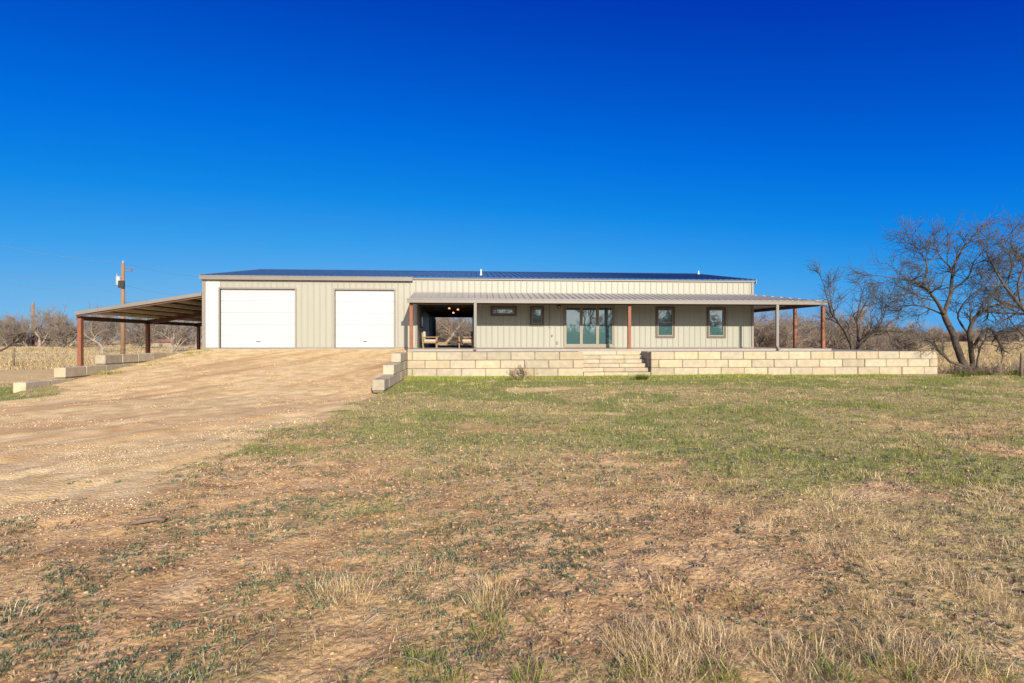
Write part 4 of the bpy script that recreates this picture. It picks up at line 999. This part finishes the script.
for (n, Ya, Yb, w, h) in ((50000, 2.1, 6.0, 0.0025, 0.05), (60000, 6, 14, 0.0045, 0.06)):   # dead straw lying flat
    x, y = zone(n, Ya, Yb); ok = (drive_mask(x, y) < 0.4)&(rng.uniform(0,1,n) < 0.25+0.75*sst(0.4, 0.65, fbm(x*2.1, y*2.1, 67)))&(rng.uniform(0,1,n) < 1-0.75*soil_f(x, y)); x, y = x[ok], y[ok]; n = len(x); az = rng.uniform(0, 6.28, n)
    hh = h*rng.uniform(0.3, 1.6, n); side = np.stack([-np.sin(az), np.cos(az), 0*az], -1)*(w*rng.uniform(0.4, 1.2, n))[:,None]*0.5; ld = np.stack([np.cos(az), np.sin(az), 0*az], -1)*hh[:,None]
    z0 = zat(x, y)+0.004; P = np.stack([x, y, z0], -1); mid = P+ld*0.5; mid[:,2] = zat(mid[:,0], mid[:,1])+0.012; tip = P+ld; tip[:,2] = zat(tip[:,0], tip[:,1])+0.005+rng.uniform(0, 0.015, n)
    up_ = np.stack([0*az, 0*az, (w*0.35)*np.ones(n)], -1)
    V = np.stack([P-side, P+side+up_, mid+side+up_, mid-side, tip], 1).reshape(-1, 3); i = nb[0]+np.arange(n)*5; nb[0] += n*5
    BV.append(V); BQ.append(np.stack([i,i+1,i+2,i+3],-1)); B3.append(np.stack([i+3,i+2,i+4],-1)); BT.append(np.repeat(pick(LIT, n), 5, 0))
flush("turf", "short patchy winter turf of tan and olive blades over the yard")
# small broad-leaved weeds
for (n, Ya, Yb, sc) in ((22000, 2.1, 6, 0.75), (18000, 6, 12, 1.0)):
    x, y = zone(n, Ya, Yb); d = drive_mask(x, y); left = sst(2.5, -1.0, x/np.maximum(y,1)*4)
    pr_ = (1-d)*(0.25+0.6*left)*sst(0.40, 0.60, fbm(x*1.6, y*1.6, 71))*(0.35+0.65*sst(0.35, 0.6, fbm(x*5, y*5, 72)))
    ok = rng.uniform(0, 1, n) < pr_; x, y = x[ok], y[ok]; m = len(x); k = 9
    X = np.repeat(x, k)+rng.normal(0, 0.016*sc, m*k); Y = np.repeat(y, k)+rng.normal(0, 0.016*sc, m*k); n = m*k; az = rng.uniform(0, 6.28, n)
    ty = rng.uniform(0.75, 1.2, m)
    blades(np.stack([X, Y, zat(X, Y)], -1), rng.uniform(0.014, 0.032, n)*sc, rng.uniform(0.008, 0.016, n)*sc, az+1.57, rng.uniform(0.5, 1.1, n), az, pick(TEAL, n)*np.repeat(ty, k)[:,None])
STUB = np.array([[0.17,0.11,0.065],[0.30,0.21,0.13],[0.22,0.18,0.13],[0.42,0.31,0.19]])
for (n, Ya, Yb, sc) in ((5000, 2.1, 7, 1.0), (9000, 7, 18, 1.3)):   # broken brown stubble
    x, y = zone(n, Ya, Yb); ok = (drive_mask(x, y) < 0.35)&(rng.uniform(0,1,n) < sst(0.42, 0.62, fbm(x*1.9+7, y*1.9, 75))); x, y = x[ok], y[ok]; m = len(x); k = 7
    X = np.repeat(x, k)+rng.normal(0, 0.014*sc, m*k); Y = np.repeat(y, k)+rng.normal(0, 0.014*sc, m*k); n = m*k; az = rng.uniform(0, 6.28, n)
    blades(np.stack([X, Y, zat(X, Y)-0.003], -1), rng.uniform(0.012, 0.045, n)*sc, rng.uniform(0.004, 0.010, n)*sc, rng.uniform(0, 6.28, n), rng.uniform(0.2, 1.0, n), az, np.repeat(pick(STUB, m), k, 0)*rng.uniform(0.7, 1.2, (n,1)))
flush("weeds", "low grey green broad leaved weeds scattered over the bare soil")
# clumps
def clump(px, py, nbl, rad, h, pal, w=0.0035, spread=0.9):
    g_ = ground_at(px, py); clump_xy(g_.x, g_.y, nbl, rad, h, pal, w, spread)
def clump_xy(gx_, gy_, nbl, rad, h, pal, w=0.0035, spread=0.9):
    r = rad*np.sqrt(rng.uniform(0, 1, nbl)); a = rng.uniform(0, 6.28, nbl); x = gx_+r*np.cos(a); y = gy_+r*np.sin(a)
    laz = a+rng.normal(0, 0.7+0.7*(spread > 1), nbl); lean = np.clip(0.2+spread*r/rad*0.8+rng.normal(0, 0.2+0.2*(spread > 1), nbl), 0.02, 1.15)
    blades(np.stack([x, y, zat(x, y)-0.005], -1), h*rng.uniform(0.45, 1.15, nbl), w*rng.uniform(0.6, 1.4, nbl), rng.uniform(0, 6.28, nbl), lean, laz, pick(pal, nbl))
for (px, py, nb_, rd, h) in ((345,588,240,0.16,0.20),(425,566,120,0.15,0.14),(492,585,200,0.14,0.22),(486,598,120,0.10,0.2),(640,640,240,0.15,0.22),(680,645,420,0.22,0.24),(712,632,240,0.16,0.22),(660,665,300,0.16,0.22),(800,655,300,0.18,0.22),(895,650,340,0.2,0.22),(850,512,160,0.22,0.2),(840,545,220,0.22,0.18),(960,575,240,0.2,0.18),(1012,490,180,0.3,0.2),(688,503,120,0.2,0.16),(960,660,260,0.16,0.2),(770,520,90,0.2,0.16),(1015,545,150,0.2,0.18),(870,605,120,0.15,0.14),(330,570,60,0.1,0.12),(1000,600,150,0.15,0.15)):
    clump(px, py, int(nb_*1.5), rd*1.3, h*0.58, STRAW, 0.003, 1.3)
for _ in range(300):
    x, y = zone(1, 3.0, 22); s = float(drive_mask(x, y)[0]); x = float(x[0]); y = float(y[0])
    if s > 0.3 or blocked(x, y): continue
    if rng.uniform() > 0.35+0.65*(x > 0): continue
    sc = rng.uniform(0.4, 1.0); clump_xy(x, y, int(25+60*sc), 0.10+0.13*sc, 0.05+0.06*sc, STRAW if rng.uniform() < 0.8 else OLIVE, 0.003+0.0003*y)
flush("dry_grass", "pale straw coloured bunches of dead grass in the foreground")
for (px, py, nb_, rd, h) in ((492,622,70,0.12,0.10),(425,655,70,0.10,0.10),(362,508,160,0.35,0.08),(385,512,130,0.3,0.08),(335,510,110,0.3,0.07),(478,622,40,0.08,0.08),(530,670,90,0.1,0.1),(450,675,70,0.08,0.09),(900,672,110,0.13,0.11),(720,672,110,0.1,0.1),(615,668,50,0.08,0.08),(750,600,90,0.25,0.06),(270,447,260,0.7,0.09),(840,672,90,0.1,0.11),(980,665,80,0.12,0.09),(640,665,60,0.08,0.1),(540,612,40,0.1,0.08),(480,600,60,0.14,0.09)):
    clump(px, py, nb_, rd, h, GREEN, 0.0038)
for px in range(945, 1060, 9):
    clump_xy(wx(px, 23.2)+rng.normal(0,0.2), 23.2+rng.normal(0,0.5), 60, 0.3, 0.28, GREEN*0.55, 0.02)
n = 34000                                                     # greener strip along the wall foot
x = rng.uniform(XRET, wx(885, YW), n); y = YW-0.03-np.abs(rng.normal(0, 0.55, n)); 
keep = rng.uniform(0,1,n) < np.where(x < wx(480,YW), 1.0, 0.55)*sst(0.25, 0.6, fbm(x*0.8, y*0.8, 81)+0.15); x, y = x[keep], y[keep]; n = len(x)
blades(np.stack([x, y, zat(x, y)], -1), rng.uniform(0.06, 0.15, n), rng.uniform(0.008, 0.016, n), rng.uniform(0,6.28,n), rng.uniform(0.1,0.9,n), rng.uniform(0,6.28,n), pick(np.vstack([GREEN*1.35, OLIVE[:1]]), n))
n = 3000; x = XLW+0.1+np.abs(rng.normal(0, 0.5, n)); y = rng.uniform(20, 28.5, n); keep = fbm(x*1.5, y*1.1, 83) > 0.55; x, y = x[keep], y[keep]; n = len(x)
blades(np.stack([x, y, zat(x, y)], -1), rng.uniform(0.05, 0.14, n), rng.uniform(0.01, 0.02, n), rng.uniform(0,6.28,n), rng.uniform(0.1,0.9,n), rng.uniform(0,6.28,n), pick(np.vstack([GREEN, OLIVE]), n))
flush("green_grass", "fresh green grass tufts in the yard and along the block wall foot")
# pasture grass
n = 90000; Yq = 34+91*rng.uniform(0, 1, n)**0.8; u = rng.uniform(-1.15, -0.45, n); x = u*Yq; y = Yq
nr = 60000; Yr = rng.uniform(24.5, 130, nr); xr = rng.uniform(0.62, 1.25, nr)*Yr; x = np.concatenate([x, xr]); y = np.concatenate([y, Yr]); 
ok = ~blocked(x, y)&~((y < 45)&(x > XGL-7.5)&(x < XHR)); x, y = x[ok], y[ok]; n = len(x)
blades(np.stack([x, y, height(x, y)], -1), rng.uniform(0.10, 0.32, n), 0.012+0.0007*y, rng.uniform(0,6.28,n), rng.uniform(0.1,0.8,n), rng.uniform(0,6.28,n), pick(np.vstack([STRAW, STRAW, OLIVE[2:3]])*0.72, n))
flush("pasture_grass", "tall dry yellow grass of the pastures beyond the house")

# single plants
def plant_thing(name, label, px, py, nb_, rad, h, pal, w, cat):
    clump(px, py, nb_, rad, h, pal, w, 1.0); o = npmesh(name, np.concatenate(BV), [np.concatenate(BQ), np.concatenate(B3)], M['grass'], np.concatenate(BT))
    BV.clear(); BT.clear(); BQ.clear(); B3.clear(); nb[0] = 0; tag(o, label, cat)
plant_thing("green_weed", "round green weed growing at the foot of the stone steps", 642, 379.5, 420, 0.17, 0.30, GREEN*0.95, 0.03, "plant")
tr = Tree(31, twig=0.006, wander=0.4, up=0.08, nch=(4,6), ratio=0.6); gq = ground_at(522, 380.5)
for k in range(5):
    tr.branch(Vector((gq.x+tr.r.uniform(-0.1,0.1), gq.y, -1.2)), Vector((tr.r.uniform(-0.9,0.9), tr.r.uniform(-0.3,0.1), 0.7)), 0.42, 0.012, 2)
td_ = thing("dead_weed", "brown dried weed standing in front of the block wall left of the steps", "plant", gq)
tr.small.build("stem", M['post'], td_)
n = 220; c = np.array([gq.x, gq.y, -1.0])+rng.normal(0, 1, (n,3))*np.array([0.33,0.1,0.14])+np.array([0,0,0.12]); az = rng.uniform(0,6.28,n)
blades(c, rng.uniform(0.02,0.05,n), rng.uniform(0.015,0.035,n), az, rng.uniform(0.2,1,n), az+1.5, pick(np.array([[0.30,0.17,0.09],[0.40,0.24,0.13]]), n))
lf = npmesh("leaves", np.concatenate(BV)-np.array(td_.location), [np.concatenate(BQ), np.concatenate(B3)], M['grass'], np.concatenate(BT)); lf.parent = td_
BV.clear(); BT.clear(); BQ.clear(); B3.clear(); nb[0] = 0

# ------------------------------------------------------------------ gravel stones, clods and twigs
ph = (1+5**0.5)/2
ICO = np.array([(-1,ph,0),(1,ph,0),(-1,-ph,0),(1,-ph,0),(0,-1,ph),(0,1,ph),(0,-1,-ph),(0,1,-ph),(ph,0,-1),(ph,0,1),(-ph,0,-1),(-ph,0,1)])/1.9
IF = np.array([(0,11,5),(0,5,1),(0,1,7),(0,7,10),(0,10,11),(1,5,9),(5,11,4),(11,10,2),(10,7,6),(7,1,8),(3,9,4),(3,4,2),(3,2,6),(3,6,8),(3,8,9),(4,9,5),(2,4,11),(6,2,10),(8,6,7),(9,8,1)])
def stones(x, y, r, tn, name, label, material):
    n = len(x); a = rng.uniform(0, 6.28, n); S = ICO[None]*rng.uniform(0.6, 1.3, (n,12,1))*np.stack([rng.uniform(0.8,1.5,n), rng.uniform(0.7,1.1,n), rng.uniform(0.45,0.8,n)], -1)[:,None,:]*r[:,None,None]
    c, s = np.cos(a)[:,None], np.sin(a)[:,None]
    V = np.stack([S[...,0]*c-S[...,1]*s+x[:,None], S[...,0]*s+S[...,1]*c+y[:,None], S[...,2]+(zat(x, y)+r*0.15)[:,None]], -1).reshape(-1, 3)
    Fq = (IF[None]+(np.arange(n)*12)[:,None,None]).reshape(-1, 3)
    o = npmesh(name, V, [Fq], M[material], np.repeat(tn, 12, 0)); return tag(o, label, "gravel", kind='stuff')
X = []; Y = []; RR_ = []
for (n, Ya, Yb, r) in ((70000, 4.2, 10, 0.006), (60000, 10, 20, 0.008), (25000, 18, 28.5, 0.011)):
    x, y = zone(n*2, Ya, Yb); d = drive_mask(x, y); ok = (rng.uniform(0,1,len(x)) < np.where(d > 0.35, 0.55, 0.10*(d > 0.02))*sst(0.42, 0.65, fbm(x*0.8, y*0.8, 91)))&~blocked(x, y)
    x, y = x[ok][:n], y[ok][:n]; X.append(x); Y.append(y); RR_.append(r*np.exp(rng.normal(0, 0.35, len(x))))
X, Y, RR_ = map(np.concatenate, (X, Y, RR_))
stones(X, Y, RR_, rng.uniform(0.55, 1.25, (len(X),1))*np.array([[1,0.98,0.95]]), "gravel", "loose pale caliche gravel on the drive", 'stone')
n = 60000; x, y = zone(n, 2.1, 10); d = drive_mask(x, y); ok = (d < 0.3)&(rng.uniform(0,1,n) < soil_f(x, y)*0.8+0.06); x, y = x[ok], y[ok]
M['clod'] = mat("soil_clods", (0.38,0.255,0.14), 0.95, var=0.2, tone=True)
stones(x, y, 0.0052*np.minimum(np.exp(rng.normal(0, 0.6, len(x))), 2.6)*(0.6+0.12*y), rng.uniform(0.65, 1.25, (len(x),1))*np.ones((1,3)), "soil_clods", "small brown clods on the bare soil", 'clod')
tw = MB(); r_ = random.Random(4)
for k in range(420):
    x, y = zone(1, 2.2, 9); x, y = float(x[0]), float(y[0])
    if drive_mask(np.array([x]), np.array([y]))[0] > 0.3: continue
    L_ = r_.uniform(0.04, 0.22); a_ = r_.uniform(0, 6.28); p0 = Vector((x, y, 0)); pts = []
    for j in range(4):
        q = p0+Vector((math.cos(a_), math.sin(a_), 0))*(L_*j/3)+Vector((r_.uniform(-.01,.01), r_.uniform(-.01,.01), 0)); q.z = float(zat(np.array([q.x]), np.array([q.y]))[0])+0.006+r_.uniform(0,.012); pts.append(q)
    tw.tube(pts, [0.0035, 0.004, 0.003, 0.0015], 4)
tag(tw.build("dead_stems", M['palebark']), "scattered dead stems and twigs lying on the soil", "twigs", kind='stuff')
gq = ground_at(146, 521); f = MB()
f.tube([(gq.x-0.13,gq.y-0.02,zat(gq.x-.13,gq.y)+0.02),(gq.x-0.03,gq.y,zat(gq.x,gq.y)+0.045),(gq.x+0.08,gq.y+0.03,zat(gq.x+.08,gq.y)+0.05),(gq.x+0.13,gq.y+0.05,zat(gq.x+.13,gq.y)+0.04)], [0.012,0.022,0.018,0.022], 7)
tag(f.build("wood_chunk", M['post'], None, True), "short dark broken stick lying on bare soil at left", "stick")
